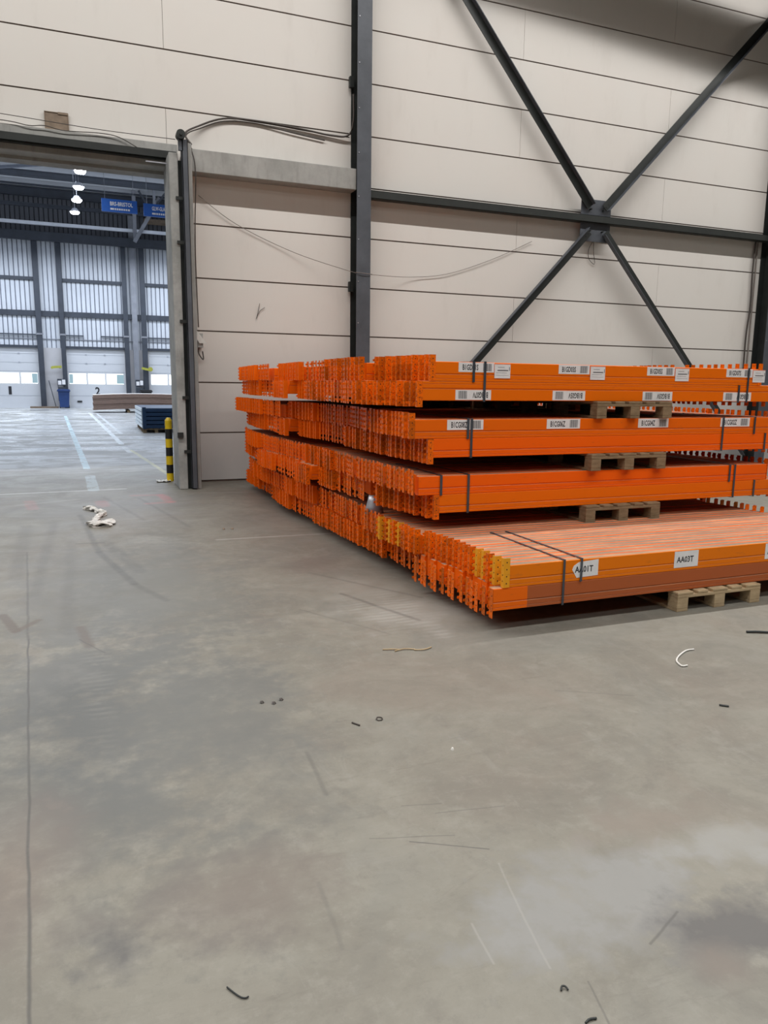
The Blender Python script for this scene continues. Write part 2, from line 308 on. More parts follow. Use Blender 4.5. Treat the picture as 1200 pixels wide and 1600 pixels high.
# ------------------------------------------------------------------ mesh helpers
class MB:
    def __init__(s): s.v = []; s.f = []; s.mi = []
    def add(s, vs, fs, mi=0):
        o = len(s.v); s.v += [tuple(v) for v in vs]
        for f in fs: s.f.append([o + i for i in f]); s.mi.append(mi)
    def box(s, x0, x1, y0, y1, z0, z1, mi=0):
        s.add([(x0, y0, z0), (x1, y0, z0), (x1, y1, z0), (x0, y1, z0), (x0, y0, z1), (x1, y0, z1), (x1, y1, z1), (x0, y1, z1)],
              [(0, 3, 2, 1), (4, 5, 6, 7), (0, 1, 5, 4), (1, 2, 6, 5), (2, 3, 7, 6), (3, 0, 4, 7)], mi); return s
    def bar(s, a, b, w, h, up=(0, 0, 1), mi=0):
        """box of section w x h from a to b"""
        a = Vector(a); b = Vector(b); d = (b - a).normalized(); side = d.cross(Vector(up)).normalized(); u = side.cross(d)
        vs = [p + side * sx * w / 2 + u * sy * h / 2 for p in (a, b) for sx, sy in ((-1, -1), (1, -1), (1, 1), (-1, 1))]
        s.add(vs, [(3, 2, 1, 0), (4, 5, 6, 7), (0, 1, 5, 4), (1, 2, 6, 5), (2, 3, 7, 6), (3, 0, 4, 7)], mi); return s
    def prism(s, poly, axis, t0, t1, mi=0):
        """poly in the two other axes, ccw or cw, extruded along axis"""
        n = len(poly); vs = []
        for t in (t0, t1):
            for (p, q) in poly:
                vs.append((t, p, q) if axis == 'x' else (p, t, q) if axis == 'y' else (p, q, t))
        fs = [tuple(range(n - 1, -1, -1)), tuple(range(n, 2 * n))] + [(i, (i + 1) % n, n + (i + 1) % n, n + i) for i in range(n)]
        s.add(vs, fs, mi); return s
    def cyl(s, a, b, r0, r1=None, n=12, mi=0):
        a = Vector(a); b = Vector(b); r1 = r0 if r1 is None else r1; d = (b - a).normalized()
        ref = Vector((0, 0, 1)) if abs(d.z) < 0.9 else Vector((1, 0, 0)); u = d.cross(ref).normalized(); w = d.cross(u)
        vs = [a + (u * math.cos(t) + w * math.sin(t)) * r0 for t in [2 * math.pi * i / n for i in range(n)]] + [b + (u * math.cos(t) + w * math.sin(t)) * r1 for t in [2 * math.pi * i / n for i in range(n)]]
        s.add(vs, [tuple(range(n - 1, -1, -1)), tuple(range(n, 2 * n))] + [(i, (i + 1) % n, n + (i + 1) % n, n + i) for i in range(n)], mi); return s
    def tube(s, pts, r, n=6, mi=0):
        P = [Vector(p) for p in pts]; rings = []
        for i, p in enumerate(P):
            d = (P[min(i + 1, len(P) - 1)] - P[max(i - 1, 0)]).normalized()
            ref = Vector((0, 0, 1)) if abs(d.z) < 0.9 else Vector((1, 0, 0)); u = d.cross(ref).normalized(); w = d.cross(u)
            rr = r[i] if isinstance(r, (list, tuple)) else r
            rings.append([p + (u * math.cos(t) + w * math.sin(t)) * rr for t in [2 * math.pi * j / n for j in range(n)]])
        vs = [v for g in rings for v in g]; fs = [tuple(range(n - 1, -1, -1)), tuple((len(P) - 1) * n + j for j in range(n))]
        for i in range(len(P) - 1):
            for j in range(n): fs.append((i * n + j, i * n + (j + 1) % n, (i + 1) * n + (j + 1) % n, (i + 1) * n + j))
        s.add(vs, fs, mi); return s
    def mesh(s, name, mats, fix=True):
        me = bpy.data.meshes.new(name); me.from_pydata(s.v, [], s.f)
        for m in (mats if isinstance(mats, (list, tuple)) else [mats]): me.materials.append(m)
        me.polygons.foreach_set('material_index', s.mi)
        if fix:
            import bmesh
            b = bmesh.new(); b.from_mesh(me); bmesh.ops.recalc_face_normals(b, faces=b.faces); b.to_mesh(me); b.free()
        me.update(); return me
    def build(s, name, mats, parent=None, bevel=0):
        o = bpy.data.objects.new(name, s.mesh(name, mats)); C.objects.link(o)
        if parent is not None: o.parent = parent
        if bevel:
            md = o.modifiers.new('bevel', 'BEVEL'); md.width = bevel; md.segments = 2; md.limit_method = 'ANGLE'
        return o
def smooth(o):
    for p in o.data.polygons: p.use_smooth = True
    return o
def catmull(pts, n=6):
    P = [Vector(p) for p in pts]; P = [P[0]] + P + [P[-1]]; out = []
    for i in range(1, len(P) - 2):
        for j in range(n):
            t = j / n; a, b, c, d = P[i - 1], P[i], P[i + 1], P[i + 2]
            out.append(0.5 * ((2 * b) + (c - a) * t + (2 * a - 5 * b + 4 * c - d) * t * t + (3 * b - a - 3 * c + d) * t ** 3))
    out.append(P[-2]); return out
def link(name, mesh, parent=None, loc=(0, 0, 0)):
    o = bpy.data.objects.new(name, mesh); C.objects.link(o); o.location = loc
    if parent is not None: o.parent = parent
    return o
def tag(o, label, cat, group=None, kind=None):
    o['label'] = label; o['category'] = cat
    if group: o['group'] = group
    if kind: o['kind'] = kind
    return o
def empty(name, loc, label, cat, group=None):
    o = bpy.data.objects.new(name, None); C.objects.link(o); o.location = loc; o.empty_display_size = 0.1
    return tag(o, label, cat, group)
def struct(o, label=None):
    o['kind'] = 'structure'
    if label: o['label'] = label
    return o
def text_mb(s, x0, x1, z0, z1, y, flip=False):
    """flat lettering facing -Y that fills the box"""
    cu = bpy.data.curves.new('t', 'FONT'); cu.body = s; cu.resolution_u = 2; cu.offset = 0.022
    o = bpy.data.objects.new('t', cu); C.objects.link(o)
    bpy.context.view_layer.update()
    me = bpy.data.meshes.new_from_object(o.evaluated_get(bpy.context.evaluated_depsgraph_get()))
    xs = [v.co.x for v in me.vertices]; ys = [v.co.y for v in me.vertices]
    ax, bx, ay, by = min(xs), max(xs), min(ys), max(ys); vs = []
    for v in me.vertices:
        u = (v.co.x - ax) / (bx - ax); w = (v.co.y - ay) / (by - ay)
        if flip: u = 1 - u; w = 1 - w
        vs.append((x0 + u * (x1 - x0), y, z0 + w * (z1 - z0)))
    fs = [tuple(p.vertices) for p in me.polygons]
    bpy.data.objects.remove(o); bpy.data.curves.remove(cu); bpy.data.meshes.remove(me)
    return vs, fs

# ================================================================== SETTING
YW = 12.25
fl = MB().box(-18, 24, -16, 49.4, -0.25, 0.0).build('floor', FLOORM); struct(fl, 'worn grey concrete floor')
# panel wall with opening (X < 1.3, z < 4.62)
wb = MB(); wb.box(1.3, 24, YW + 0.012, YW + 0.25, 0.0, 4.70, 1); wb.box(-18, 24, YW + 0.012, YW + 0.25, 4.70, 11.6, 1)
G = 0.011
for r in range(15):
    z0 = 0.8 * r; z1 = min(z0 + 0.8, 11.6)
    js = [7.37, 16.7] if r % 2 == 1 else [1.3, 10.63, 19.9]
    if r % 2 == 1: js = [-1.95] + js
    xs0 = 1.66 if z1 <= 4.81 else -18
    cuts = [xs0] + [j for j in js if j > xs0 + 0.5] + [24]
    for a, b in zip(cuts[:-1], cuts[1:]):
        g = 0.003
        wb.box(a + g, b - g, YW, YW + 0.05, z0 + (0.035 if r == 0 else G), z1 - G, 0)
# plain strip of wall between pillar and the first panels and over the opening
wb.box(1.3, 1.655, YW, YW + 0.05, 0.0, 4.8, 0); wb.box(-18, 1.3, YW + 0.008, YW + 0.26, 4.66, 4.80, 2)
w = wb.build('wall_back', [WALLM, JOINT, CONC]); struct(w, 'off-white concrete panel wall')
struct(MB().box(-18, -3.4, YW, YW + 0.25, 0, 4.62).build('wall_opening_side', WALLM))
struct(MB().box(-18.2, -18, -16, 49.4, 0, 13.6).build('wall_left', SIDEM)); struct(MB().box(24, 24.2, -16, 12.25, 0, 13.6).build('wall_right', SIDEM))
struct(MB().box(-18, 24, -16.2, -16, 0, 13.6).build('wall_front', SIDEM)); struct(MB().box(18, 18.2, 12.5, 49.4, 0, 13.6).build('wall_far_right', SIDEM))
struct(MB().box(-18, 24, -16, 12.5, 11.6, 11.8).build('ceiling', CEILM))
struct(MB().box(-18, 18, 12.5, 49.4, 12.35, 12.5).build('ceiling_far', ROOFM))

# concrete ledge / lintel band along the wall up to the column
lb = MB(); lb.box(1.56, 4.205, 11.98, YW - 0.001, 4.685, 5.005)
o = lb.build('concrete_ledge', CONC, bevel=0.008); tag(o, 'grey concrete ledge on the panel wall between door pillar and steel column', 'ledge')
lb = MB(); lb.box(-6, 1.42, 11.97, YW, 4.70, 5.03)
o = lb.build('concrete_lintel', CONC, bevel=0.008); tag(o, 'grey concrete lintel above the wide doorway', 'lintel')
# sliding door track in front of the lintel
r = empty('door_track', (-2, 11.9, 4.8), 'dark steel sliding door track running below the concrete lintel', 'track')
t = MB().box(-4, 3.38, -0.12, 0.066, 0.055, 0.075); t.box(-4, 3.38, -0.12, -0.112, -0.02, 0.055); t.build('track_rail', STEEL_D, r)
MB().box(-4, 3.38, -0.02, 0.066, -0.02, 0.055).build('track_backing', BLACK, r)
MB().bar((2.95, -0.13, -0.10), (3.36, -0.13, -0.10), 0.012, 0.014).build('track_bolt', GALV, r)
# door pillar
r = empty('door_pillar', (1.4, 11.85, 0), 'concrete pillar with steel guide channel at the right edge of the doorway', 'pillar')
MB().box(-0.165, -0.04, -0.38, 0.36, 0, 4.78).build('pillar_shaft', CONC_S, r, bevel=0.012)
MB().box(-0.04, 0.02, -0.30, 0.38, 0, 4.7).build('dark_slot', BLACK, r)
s = MB(); s.box(0.015, 0.023, -0.44, -0.25, 0.02, 4.95); s.box(0.015, 0.095, -0.44, -0.432, 0.02, 4.95); s.box(0.087, 0.095, -0.44, -0.25, 0.02, 4.95)
s.build('guide_channel', STEEL, r)
MB().box(0.085, 0.158, -0.36, 0.385, 0, 4.93).build('concrete_nib', CONC, r, bevel=0.006)
for z in (0.55, 1.35, 2.45, 3.55, 4.15):
    MB().box(-0.085, 0.018, -0.40, -0.375, z, z + 0.045).build('bracket', STEEL_D, r)
MB().box(-0.175, -0.09, -0.41, -0.36, 0.78, 0.86).build('latch', STEEL_D, r)
s = MB(); s.cyl((0.0, -0.50, 5.0), (0.0, -0.36, 5.0), 0.062, n=20); s.cyl((0.0, -0.52, 5.0), (0.0, -0.34, 5.0), 0.02, n=12); s.build('pulley', STEEL_D, r)
MB().box(-0.035, 0.03, -0.44, -0.40, 4.80, 4.97).build('pulley_bracket', STEEL, r)

# main steel column
def hcol(x0, x1, yf, yb, z1, label, m=STEEL, md=STEEL_D):
    r = empty('steel_column', ((x0 + x1) / 2, (yf + yb) / 2, 0), label, 'column')
    hw = (x1 - x0) / 2; hd = (yb - yf) / 2
    MB().box(-hw, hw, -hd, -hd + 0.014, 0, z1).build('front_flange', m, r)
    MB().box(-hw, hw, hd - 0.014, hd, 0, z1).build('rear_flange', md, r)
    MB().box(-0.006, 0.006, -hd + 0.014, hd - 0.014, 0, z1).build('web', md, r)
    for i in range(12):
        z = 2.6 + i * 0.66
        if z < z1: MB().cyl((-hw + 0.03, -hd - 0.008, z), (-hw + 0.03, -hd, z), 0.009, n=8).build('bolt', GALV, r)
    return r
ca = hcol(4.20, 4.44, 11.93, YW - 0.005, 11.5, 'tall grey steel column standing left of the cross bracing')
hcol(13.28, 13.56, 11.93, YW - 0.005, 11.5, 'tall grey steel column at the right edge behind the beams')
for z in (3.12, 6.27):
    MB().box(-0.17, -0.10, 0.06, 0.13, z, z + 0.16).build('cable_clip', STEEL_D, ca)
# horizontal wall beam + cross bracing
r = empty('wall_beam', (8.9, 12.105, 4.66), 'dark steel channel running across the wall between the two columns', 'beam')
s = MB(); s.box(-4.46, 4.40, -0.075, -0.068, -0.062, 0.062); s.box(-4.46, 4.40, -0.075, 0.075, 0.055, 0.062); s.box(-4.46, 4.40, -0.075, 0.075, -0.062, -0.055)
s.build('channel', BEAMM, r); 
gp = empty('gusset_plate', (8.97, 12.08, 4.645), 'square grey gusset plate where the braces cross', 'plate')
MB().box(-0.33, 0.33, 0.03, 0.045, -0.37, 0.37).build('plate', STEEL, gp)
for sx in (-1, 1):
    for sz in (-1, 1):
        for q in range(3):
            c = Vector((sx * (0.14 + 0.045 * q), 0.0, sz * (0.19 + 0.055 * q)))
            MB().cyl((c.x, -0.03, c.z), (c.x, 0.03, c.z), 0.014, n=8).build('bolt', STEEL_D, gp)
def brace(a, b, label):
    a = Vector(a); b = Vector(b); r = empty('brace', a, label, 'brace', 'diagonal wall braces')
    d = b - a; dn = d.normalized(); side = Vector((-dn.z, 0, dn.x))
    MB().bar((0, 0, 0), d, 0.012, 0.15, up=side).build('angle_web', STEEL_D, r)
    off = side * 0.07 + Vector((0, -0.045, 0))
    MB().bar(off, d + off, 0.09, 0.012, up=side).build('angle_flange', STEEL, r)
Yb = 12.06
brace((4.46, Yb, 9.74), (8.80, Yb, 4.87), 'dark diagonal brace rising from the gusset plate to the upper left')
brace((13.3, Yb, 9.25), (9.12, Yb, 4.87), 'dark diagonal brace rising from the gusset plate to the upper right')
brace((4.7, Yb, 0.12), (8.80, Yb, 4.44), 'dark diagonal brace falling from the gusset plate to the lower left')
brace((13.1, Yb, 0.25), (9.16, Yb, 4.44), 'dark diagonal brace falling from the gusset plate to the lower right')
# wires and small things on the wall
def wire(name, pts, rad, mat, label, cat='cable', grp=None, n=6):
    o = MB().tube(catmull(pts, n), rad, 6).build(name, mat); return tag(smooth(o), label, cat, grp)
wire('cable', [(1.62, 11.95, 5.05), (1.545, 12.05, 5.22), (1.76, 12.19, 5.39), (2.14, 12.21, 5.55), (2.63, 12.21, 5.585), (3.34, 12.21, 5.56), (3.86, 12.2, 5.52), (4.13, 12.17, 5.55), (4.19, 12.1, 5.75), (4.19, 12.1, 6.15)], 0.014, CABLE, 'dark cable arching over the ledge to the steel column, uppermost of three')
wire('cable', [(1.62, 11.93, 4.98), (1.56, 12.05, 5.2), (1.80, 12.2, 5.37), (2.16, 12.22, 5.52), (2.66, 12.22, 5.55), (3.2, 12.22, 5.49), (3.75, 12.22, 5.44)], 0.010, CABLE, 'thin dark cable below the arching one, ending short of the column')
wire('cable', [(2.30, 12.23, 5.58), (2.9, 12.23, 5.57), (3.5, 12.23, 5.545), (4.16, 12.2, 5.53)], 0.008, CABLE, 'third thin cable lying just above the arching ones')
wire('cable', [(1.61, 11.96, 5.0), (1.66, 11.955, 4.8), (1.665, 11.955, 4.5), (1.66, 12.1, 4.0), (1.665, 12.2, 3.4), (1.68, 12.21, 2.45)], 0.009, CABLE, 'dark cable hanging down beside the door pillar')
wire('wire', [(1.735, 12.21, 4.41), (2.31, 12.22, 4.04), (3.23, 12.2, 3.68), (4.12, 12.0, 3.42), (4.2, 11.915, 3.40), (4.45, 11.915, 3.385), (4.53, 12.0, 3.39), (5.26, 12.2, 3.424), (5.99, 12.22, 3.525), (6.87, 12.22, 3.83), (7.68, 12.22, 4.2)], 0.005, CABLE_W, 'thin grey wire sagging across the wall behind the column', 'wire')
wire('wire', [(-3, 11.93, 5.2), (-0.9, 11.93, 5.135), (0.3, 11.93, 5.09), (1.35, 11.60, 4.99)], 0.005, CABLE, 'thin straight wire running above the lintel to the pulley', 'wire')
wire('wire', [(-1.6, 11.95, 5.05), (-0.85, 11.95, 5.06), (-0.55, 11.94, 5.03), (-0.35, 11.93, 5.05), (-0.1, 11.94, 5.02), (0.35, 11.94, 5.045), (0.62, 11.94, 5.02), (0.95, 11.94, 4.88), (1.3, 11.93, 4.84)], 0.006, CABLE, 'tangled thin wire lying along the lintel edge', 'wire')
wire('cable', [(13.05, 12.2, 4.64), (13.04, 12.2, 4.0), (13.06, 12.2, 3.3), (13.02, 12.2, 2.7), (13.03, 12.2, 2.0)], 0.018, CABLE, 'dark vertical cable beside the column at the right edge')
wire('cable', [(13.14, 12.22, 4.64), (13.14, 12.22, 3.3), (13.14, 12.22, 2.0)], 0.014, CABLE_W, 'pale vertical conduit beside the column at the right edge')
wire('wire', [(9.0, 12.2, 4.30), (8.93, 12.22, 4.15), (8.95, 12.22, 3.98), (9.08, 12.22, 3.9), (9.03, 12.2, 4.1), (9.02, 12.2, 4.3)], 0.005, CABLE, 'small loop of wire hanging below the gusset plate', 'wire')
wire('wire', [(2.66, 12.235, 2.86), (2.62, 12.235, 2.68), (2.60, 12.235, 2.62), (2.66, 12.235, 2.74), (2.74, 12.235, 2.80)], 0.004, CABLE, 'short hooked wire stub on the wall right of the pillar', 'wire')
o = MB().box(-0.157, 0.157, 0, 0.02, -0.125, 0.125); o.box(-0.157, -0.148, -0.008, 0, -0.125, 0.125); o.box(0.148, 0.157, -0.008, 0, -0.125, 0.125); o.box(-0.157, 0.157, -0.008, 0, 0.116, 0.125); o.box(0.02, 0.15, -0.01, 0, 0.10, 0.13)
o = o.build('brown_board', PATCH); o.location = (-0.2, 12.22, 5.205); tag(o, 'small brown board fixed to the wall above the lintel', 'board')
r = empty('junction_box', (1.69, 12.19, 2.3), 'small junction box with slanted white cover beside the door pillar', 'box')
s = MB(); s.prism([(-0.13, 0.10), (-0.06, 0.10), (0.09, -0.10), (-0.02, -0.10)], 'y', -0.10, -0.075); s.build('white_cover', WHITEP, r)
MB().box(-0.04, 0.04, -0.08, 0.05, -0.16, 0.05).build('housing', CONC_S, r); s = MB(); s.tube(catmull([(-0.02, -0.06, -0.15), (-0.03, -0.06, -0.25), (0.04, -0.06, -0.35), (0.03, -0.06, -0.22)], 5), 0.010); s.build('cable_loop', CABLE, r)

g = MB().bar((5.0, 10.2, 9.85), (26, 10.2, 8.85), 0.25, 0.6).build('shade_girder', STEEL_D); tag(g, 'long unseen girder above the view, added to shade the panel wall', 'girder')  # added out of view, tilted so its shadow crosses the upper right wall
# ================================================================== RACKING BEAMS
PITCH = 0.0766; BW = 0.068; BH = 0.149
def beam_poly(flip=False, h=BH):
    p = [(0, 0.002), (0, 0.018), (0.002, 0.0195), (0.002, 0.021), (0, 0.0225), (0, 0.050), (0.005, 0.053), (0.005, 0.058), (0.0005, 0.061), (0.0005, h - 0.004), (0.004, h), (BW - 0.003, h), (BW, h - 0.003), (BW, 0.003), (BW - 0.003, 0)]
    p.append((0.003, 0))
    if flip: p = [(a, h - b) for a, b in p]
    return p
def body_mesh(L, mats, flip=False, split=None, x0=0.044):
    m = MB()
    if split: m.prism(beam_poly(flip), 'x', 0.002, split, 1); m.prism(beam_poly(flip), 'x', split, L, 0)
    else: m.prism(beam_poly(flip), 'x', x0, L - 0.01, 0)
    return m
def conn_mb(m, variant, z0, sgn=1, mi=0, detail=True):
    """end connector: plate on the beam end + outward leg with hooks; sgn -1 = right end"""
    H = 0.198; X = lambda x: x * sgn
    def bx(x0, x1, y0, y1, a, b, q=mi):
        x0, x1 = sorted((X(x0), X(x1))); m.box(x0, x1, y0, y1, a, b, q)
    # leg lying on the front (B) or rear (A) face of the beam
    yl = -0.004 if variant == 'B' else 0.068
    if variant == 'B': bx(0, 0.044, yl, yl + 0.004, z0, z0 + H)
    # end plate with a wavy hooked edge
    e0, e1, e2 = (-0.004, 0.030, 0.039) if variant == 'B' else (0.0, 0.042, 0.050)
    out = [(e0, z0 + H), (e1, z0 + H)]
    for i in range(4):
        zt = z0 + H - 0.012 - i * 0.047
        out += [(e1 - 0.002, zt), (e2, zt - 0.010), (e2, zt - 0.022), (e1 - 0.002, zt - 0.032)]
    out += [(e1, z0 + 0.006), (e1 - 0.008, z0), (e0, z0)]
    x0, x1 = sorted((X(-0.004), X(0))); m.prism(out, 'x', x0, x1, mi)
    for i in range(4):
        zt = z0 + H - 0.029 - i * 0.047
        bx(-0.017, -0.004, e2 - 0.005, e2 - 0.001, zt - 0.009, zt + 0.009, 0)
        if variant == 'B' and sgn == 1: bx(0.016, 0.024, yl - 0.0006, yl, zt - 0.004, zt + 0.004, 1)
    if sgn == 1:
        for zz in (0.045, 0.085, 0.150):
            m.cyl((X(-0.0048), e0 + 0.011, z0 + zz), (X(-0.0035), e0 + 0.011, z0 + zz), 0.0042, n=8, mi=1)
LAY = { # name: tier, bottom z, connector offset, profile (Y, X of left end), length, paints
 'T1U': (1, 1.632, 0.0015, [(5.28, 2.506), (6.12, 2.341), None, (6.2, 2.217), (7.3, 2.22), (9.0, 2.211), None, (9.1, 2.076), (11.5, 2.208)], 3.41),
 'T1L': (1, 1.482, -0.050, [(5.28, 2.401), (6.2, 2.135), None, (6.25, 2.115), (8.2, 2.262), None, (8.25, 2.111), (11.5, 2.224)], 3.80),
 'T2U': (2, 1.187, 0.0015, [(5.28, 2.342), (6.2, 2.346), (7.1, 2.425), (9.0, 2.31), None, (9.05, 2.206), (10.2, 2.161), (11.5, 2.161)], 3.85),
 'T2L': (2, 1.037, -0.050, [(5.28, 2.504), (6.2, 2.439), (7.7, 2.427), (8.6, 2.354), None, (8.65, 2.208), (10.5, 2.222), (11.5, 2.315)], 3.72),
 'T3U': (3, 0.742, 0.0015, [(5.28, 2.34), (6.3, 2.283), (7.4, 2.291), (9.4, 2.132), (10.2, 2.126), None, (10.25, 2.121), (11.5, 2.24)], 3.72),
 'T3L': (3, 0.592, -0.050, [(5.28, 2.566), (6.05, 2.38), None, (6.06, 2.541), (6.35, 2.516), None, (6.37, 2.327), (7.55, 2.287), None, (7.6, 2.168), (9.4, 2.088), (11.5, 2.306)], 3.80),
 'T4U': (4, 0.297, 0.0015, [(4.09, 2.511), (5.13, 2.41), None, (5.14, 2.354), (6.3, 2.28), None, (6.32, 2.346), (7.7, 2.303), (9.2, 2.179), (10.3, 2.194), (11.5, 2.301)], 3.62),
 'T4L': (4, 0.147, -0.050, [(4.09, 2.394), (5.13, 2.294), None, (5.14, 2.429), (6.5, 2.366), (7.25, 2.32), (8.6, 2.237), (10.1, 2.283), (11.5, 2.288)], 3.62)}
def xprof(pr, y):
    last = None; seg = None
    for e in pr:
        if e is None: last = None; continue
        if last is not None and last[0] <= y <= e[0]:
            t = (y - last[0]) / (e[0] - last[0]); return last[1] + t * (e[1] - last[1])
        if y < e[0]: return e[1]
        last = e; seg = e
    return seg[1]
def variant(name, row):
    blk = row // 12
    pat = {'T1U': 'BBABABB', 'T1L': 'AABBABA', 'T2U': 'BAABABB', 'T2L': 'BBABABB', 'T3U': 'AABAABA', 'T3L': 'BABABAB', 'T4U': 'ABAABABAB', 'T4L': 'AABBABABA'}[name]
    if name in ('T1U', 'T2L', 'T2U', 'T1L', 'T4U') and row < 12: return 'B'
    if name == 'T4U' and row in (0, 3): return 'B'
    return pat[blk % len(pat)]
NUM = ['front', 'second', 'third', 'fourth', 'fifth', 'sixth', 'seventh', 'eighth', 'ninth', 'tenth', 'eleventh', 'twelfth', 'thirteenth', 'fourteenth', 'fifteenth', 'sixteenth', 'seventeenth', 'eighteenth', 'nineteenth']
TENS = {20: 'twentieth', 30: 'thirtieth', 40: 'fortieth'}; TN = {20: 'twenty', 30: 'thirty', 40: 'forty'}
def ordw(i):
    k = i + 1
    if k <= 19: return NUM[i]
    t = k // 10 * 10
    return TENS[t] if k == t else TN[t] + '-' + (['first'] + NUM[1:])[k - t - 1]
TIER = {1: 'topmost tier', 2: 'second tier from the top', 3: 'third tier from the top', 4: 'bottom tier'}
meshes = {}
def bm_cached(key, fn):
    if key not in meshes: meshes[key] = fn()
    return meshes[key]
stuff = MB()
FRONT = {}
for name, (tier, zb, co, pr, L) in LAY.items():
    y0 = 4.09 if tier == 4 else 5.28
    rows = int((11.5 - y0) / PITCH); nind = 48 if tier == 4 else 34
    upper = name[2] == 'U'; flip = name == 'T1L'
    proto = {}
    for row in range(rows):
        y = y0 + row * PITCH
        v = variant(name, row)
        rnd = random.Random(hash((name == 'T1U', row * 31 + tier * 977 + (5 if upper else 0)))) if False else random.Random(row * 31 + tier * 977 + (5 if upper else 0))
        x = xprof(pr, y) + (0 if row == 0 else rnd.uniform(-0.016, 0.016)); dz = 0 if row == 0 else rnd.uniform(0, 0.0035)
        if row and rnd.random() < 0.0: v = 'A' if v == 'B' else 'B'
        if v == 'B': x -= 0.044
        if row < nind:
            if row == 0: pm = {'T1U': P_ORANGE, 'T1L': P_AMBER, 'T2U': P_ORANGE, 'T2L': P_BRIGHT, 'T3U': P_BRIGHT, 'T3L': P_AMBER, 'T4U': P_YELLOW, 'T4L': P_BROWN}[name]
            else: pm = P_ORANGE
            if name == 'T1U' and row == 0: pm = P_AMBER
            yellow = (name == 'T4U' and row in (0, 1, 3, 4, 18, 22)) or (name == 'T4U' and row == 20)
            cm = C_YELLOW if yellow else C_ORANGE
            col = 'red-brown painted' if name == 'T4L' and row == 0 else 'yellow-orange' if yellow else 'orange'
            where = ('upper' if upper else 'lower') + ' layer of the ' + TIER[tier]; wsh = where.replace(' from the top', ' down')
            lab = col + ' racking beam, ' + (ordw(row) + ' back' if row else 'foremost') + ' in the ' + wsh
            body = bm_cached(('b', L, pm.name, flip, name == 'T4L' and row == 0, row == 0), lambda: body_mesh(L, pm, flip, 0.26 if (name == 'T4L' and row == 0) else None, 0.044 if row == 0 else 0.065).mesh('beam_body', [pm, P_ORANGE]))
            def mkc(sg):
                m = MB(); conn_mb(m, v, co, sg); return m.mesh('end_connector', [cm, HOLE])
            cl = bm_cached(('c', v, co, 1, cm.name), lambda: mkc(1)); cr = bm_cached(('c', v, co, -1, cm.name), lambda: mkc(-1))
            key = (body.name, cl.name)
            if key not in proto:
                rt = empty('racking_beam', (x, y, zb + dz), lab, 'racking beam', 'racking beams in the ' + where)  # one pallet racking beam with its body and end connectors
                link('beam_body', body, rt); link('end_connector', cl, rt); link('end_connector', cr, rt, (L, 0, 0))
                proto[key] = rt
            else:
                src = proto[key]; rt = src.copy(); C.objects.link(rt); rt.location = (x, y, zb + dz); rt['label'] = lab
                for ch in src.children:
                    c = ch.copy(); C.objects.link(c); c.parent = rt
            if row == 0: FRONT[name] = rt
        else:
            m = MB(); m.prism(beam_poly(flip), 'x', 0.065, L - 0.01); conn_mb(m, v, co, 1)
            m2 = MB(); conn_mb(m2, v, co, -1)
            stuff.add([(a + x, b + y, c + zb + dz) for a, b, c in m.v], m.f, 0); stuff.add([(a + x + L, b + y, c + zb + dz) for a, b, c in m2.v], m2.f, 0)
# note: individual rows were made first, so children lists of prototypes stay clean
o = stuff.build('racking_beam', [P_ORANGE]); tag(o, 'rear rows of orange racking beams stacked near the wall', 'racking beam', None, 'stuff')

# stickers on the front beams (children of the beam body)
def body_of(rt): return [c for c in rt.children if c.name.startswith('beam_body')][0]
def sticker(layer, x0, x1, z0, z1, s, flip=False, bars=True, shape=None, label=None):
    rt = FRONT[layer]; bx, by, bz = rt.location; par = rt
    yb = -0.0012; X0, X1, Z0, Z1 = x0 - bx, x1 - bx, z0 - bz, z1 - bz
    if shape: m = MB().prism([(X0 + a * (X1 - X0), Z0 + b * (Z1 - Z0)) for a, b in shape], 'y', yb, 0.0)
    else: m = MB().box(X0, X1, yb, 0.0, Z0, Z1)
    lb_ = m.build('barcode_label', PAPER, par); lb_['label'] = label or ('white label printed ' + s)
    w = X1 - X0; h = Z1 - Z0; t = MB()
    if bars:
        if not flip: tx = (X0 + 0.11 * w, X0 + 0.55 * w); bxs = (X0 + 0.69 * w, X0 + 0.93 * w)
        else: tx = (X0 + 0.48 * w, X0 + 0.91 * w); bxs = (X0 + 0.08 * w, X0 + 0.32 * w)
        n = 11; q = (bxs[1] - bxs[0]) / n
        for i in range(n): t.box(bxs[0] + i * q, bxs[0] + i * q + q * (0.75 if i % 3 else 0.5), yb - 0.0004, yb, Z0 + 0.12 * h, Z1 - 0.10 * h, 1)
        tz = (Z0 + 0.20 * h, Z1 - 0.20 * h)
    else: tx = (X0 + 0.10 * w, X0 + 0.80 * w); tz = (Z0 + 0.30 * h, Z0 + 0.68 * h)
    vs, fs = text_mb(s, tx[0], tx[1], tz[0], tz[1], yb - 0.0006, flip); t.add(vs, fs, 0)
    t.build('printed_code', [INK, GREYINK], lb_)
for (a, b, s) in ((2.705, 3.021, 'B1GD01S'), (3.628, 3.935, 'B1GD03S'), (4.538, 4.841, 'B1GD05S'), (5.441, 5.758, 'B1GD07S')): sticker('T1U', a, b, 1.704, 1.7785, s)
for (a, b, s) in ((2.684, 3.001, 'B1BG07V'), (3.581, 3.904, 'B1BG05V'), (4.507, 4.833, 'B1BG03V'), (5.426, 5.764, 'B1BG01V')): sticker('T1L', a, b, 1.488, 1.566, s, flip=True)
for (a, b, s) in ((2.619, 2.941, 'B1CG08Z'), (3.538, 3.869, 'B1CG06Z'), (4.479, 4.814, 'B1CG04Z'), (5.422, 5.778, 'B1CG02Z')): sticker('T2U', a, b, 1.253, 1.333, s)
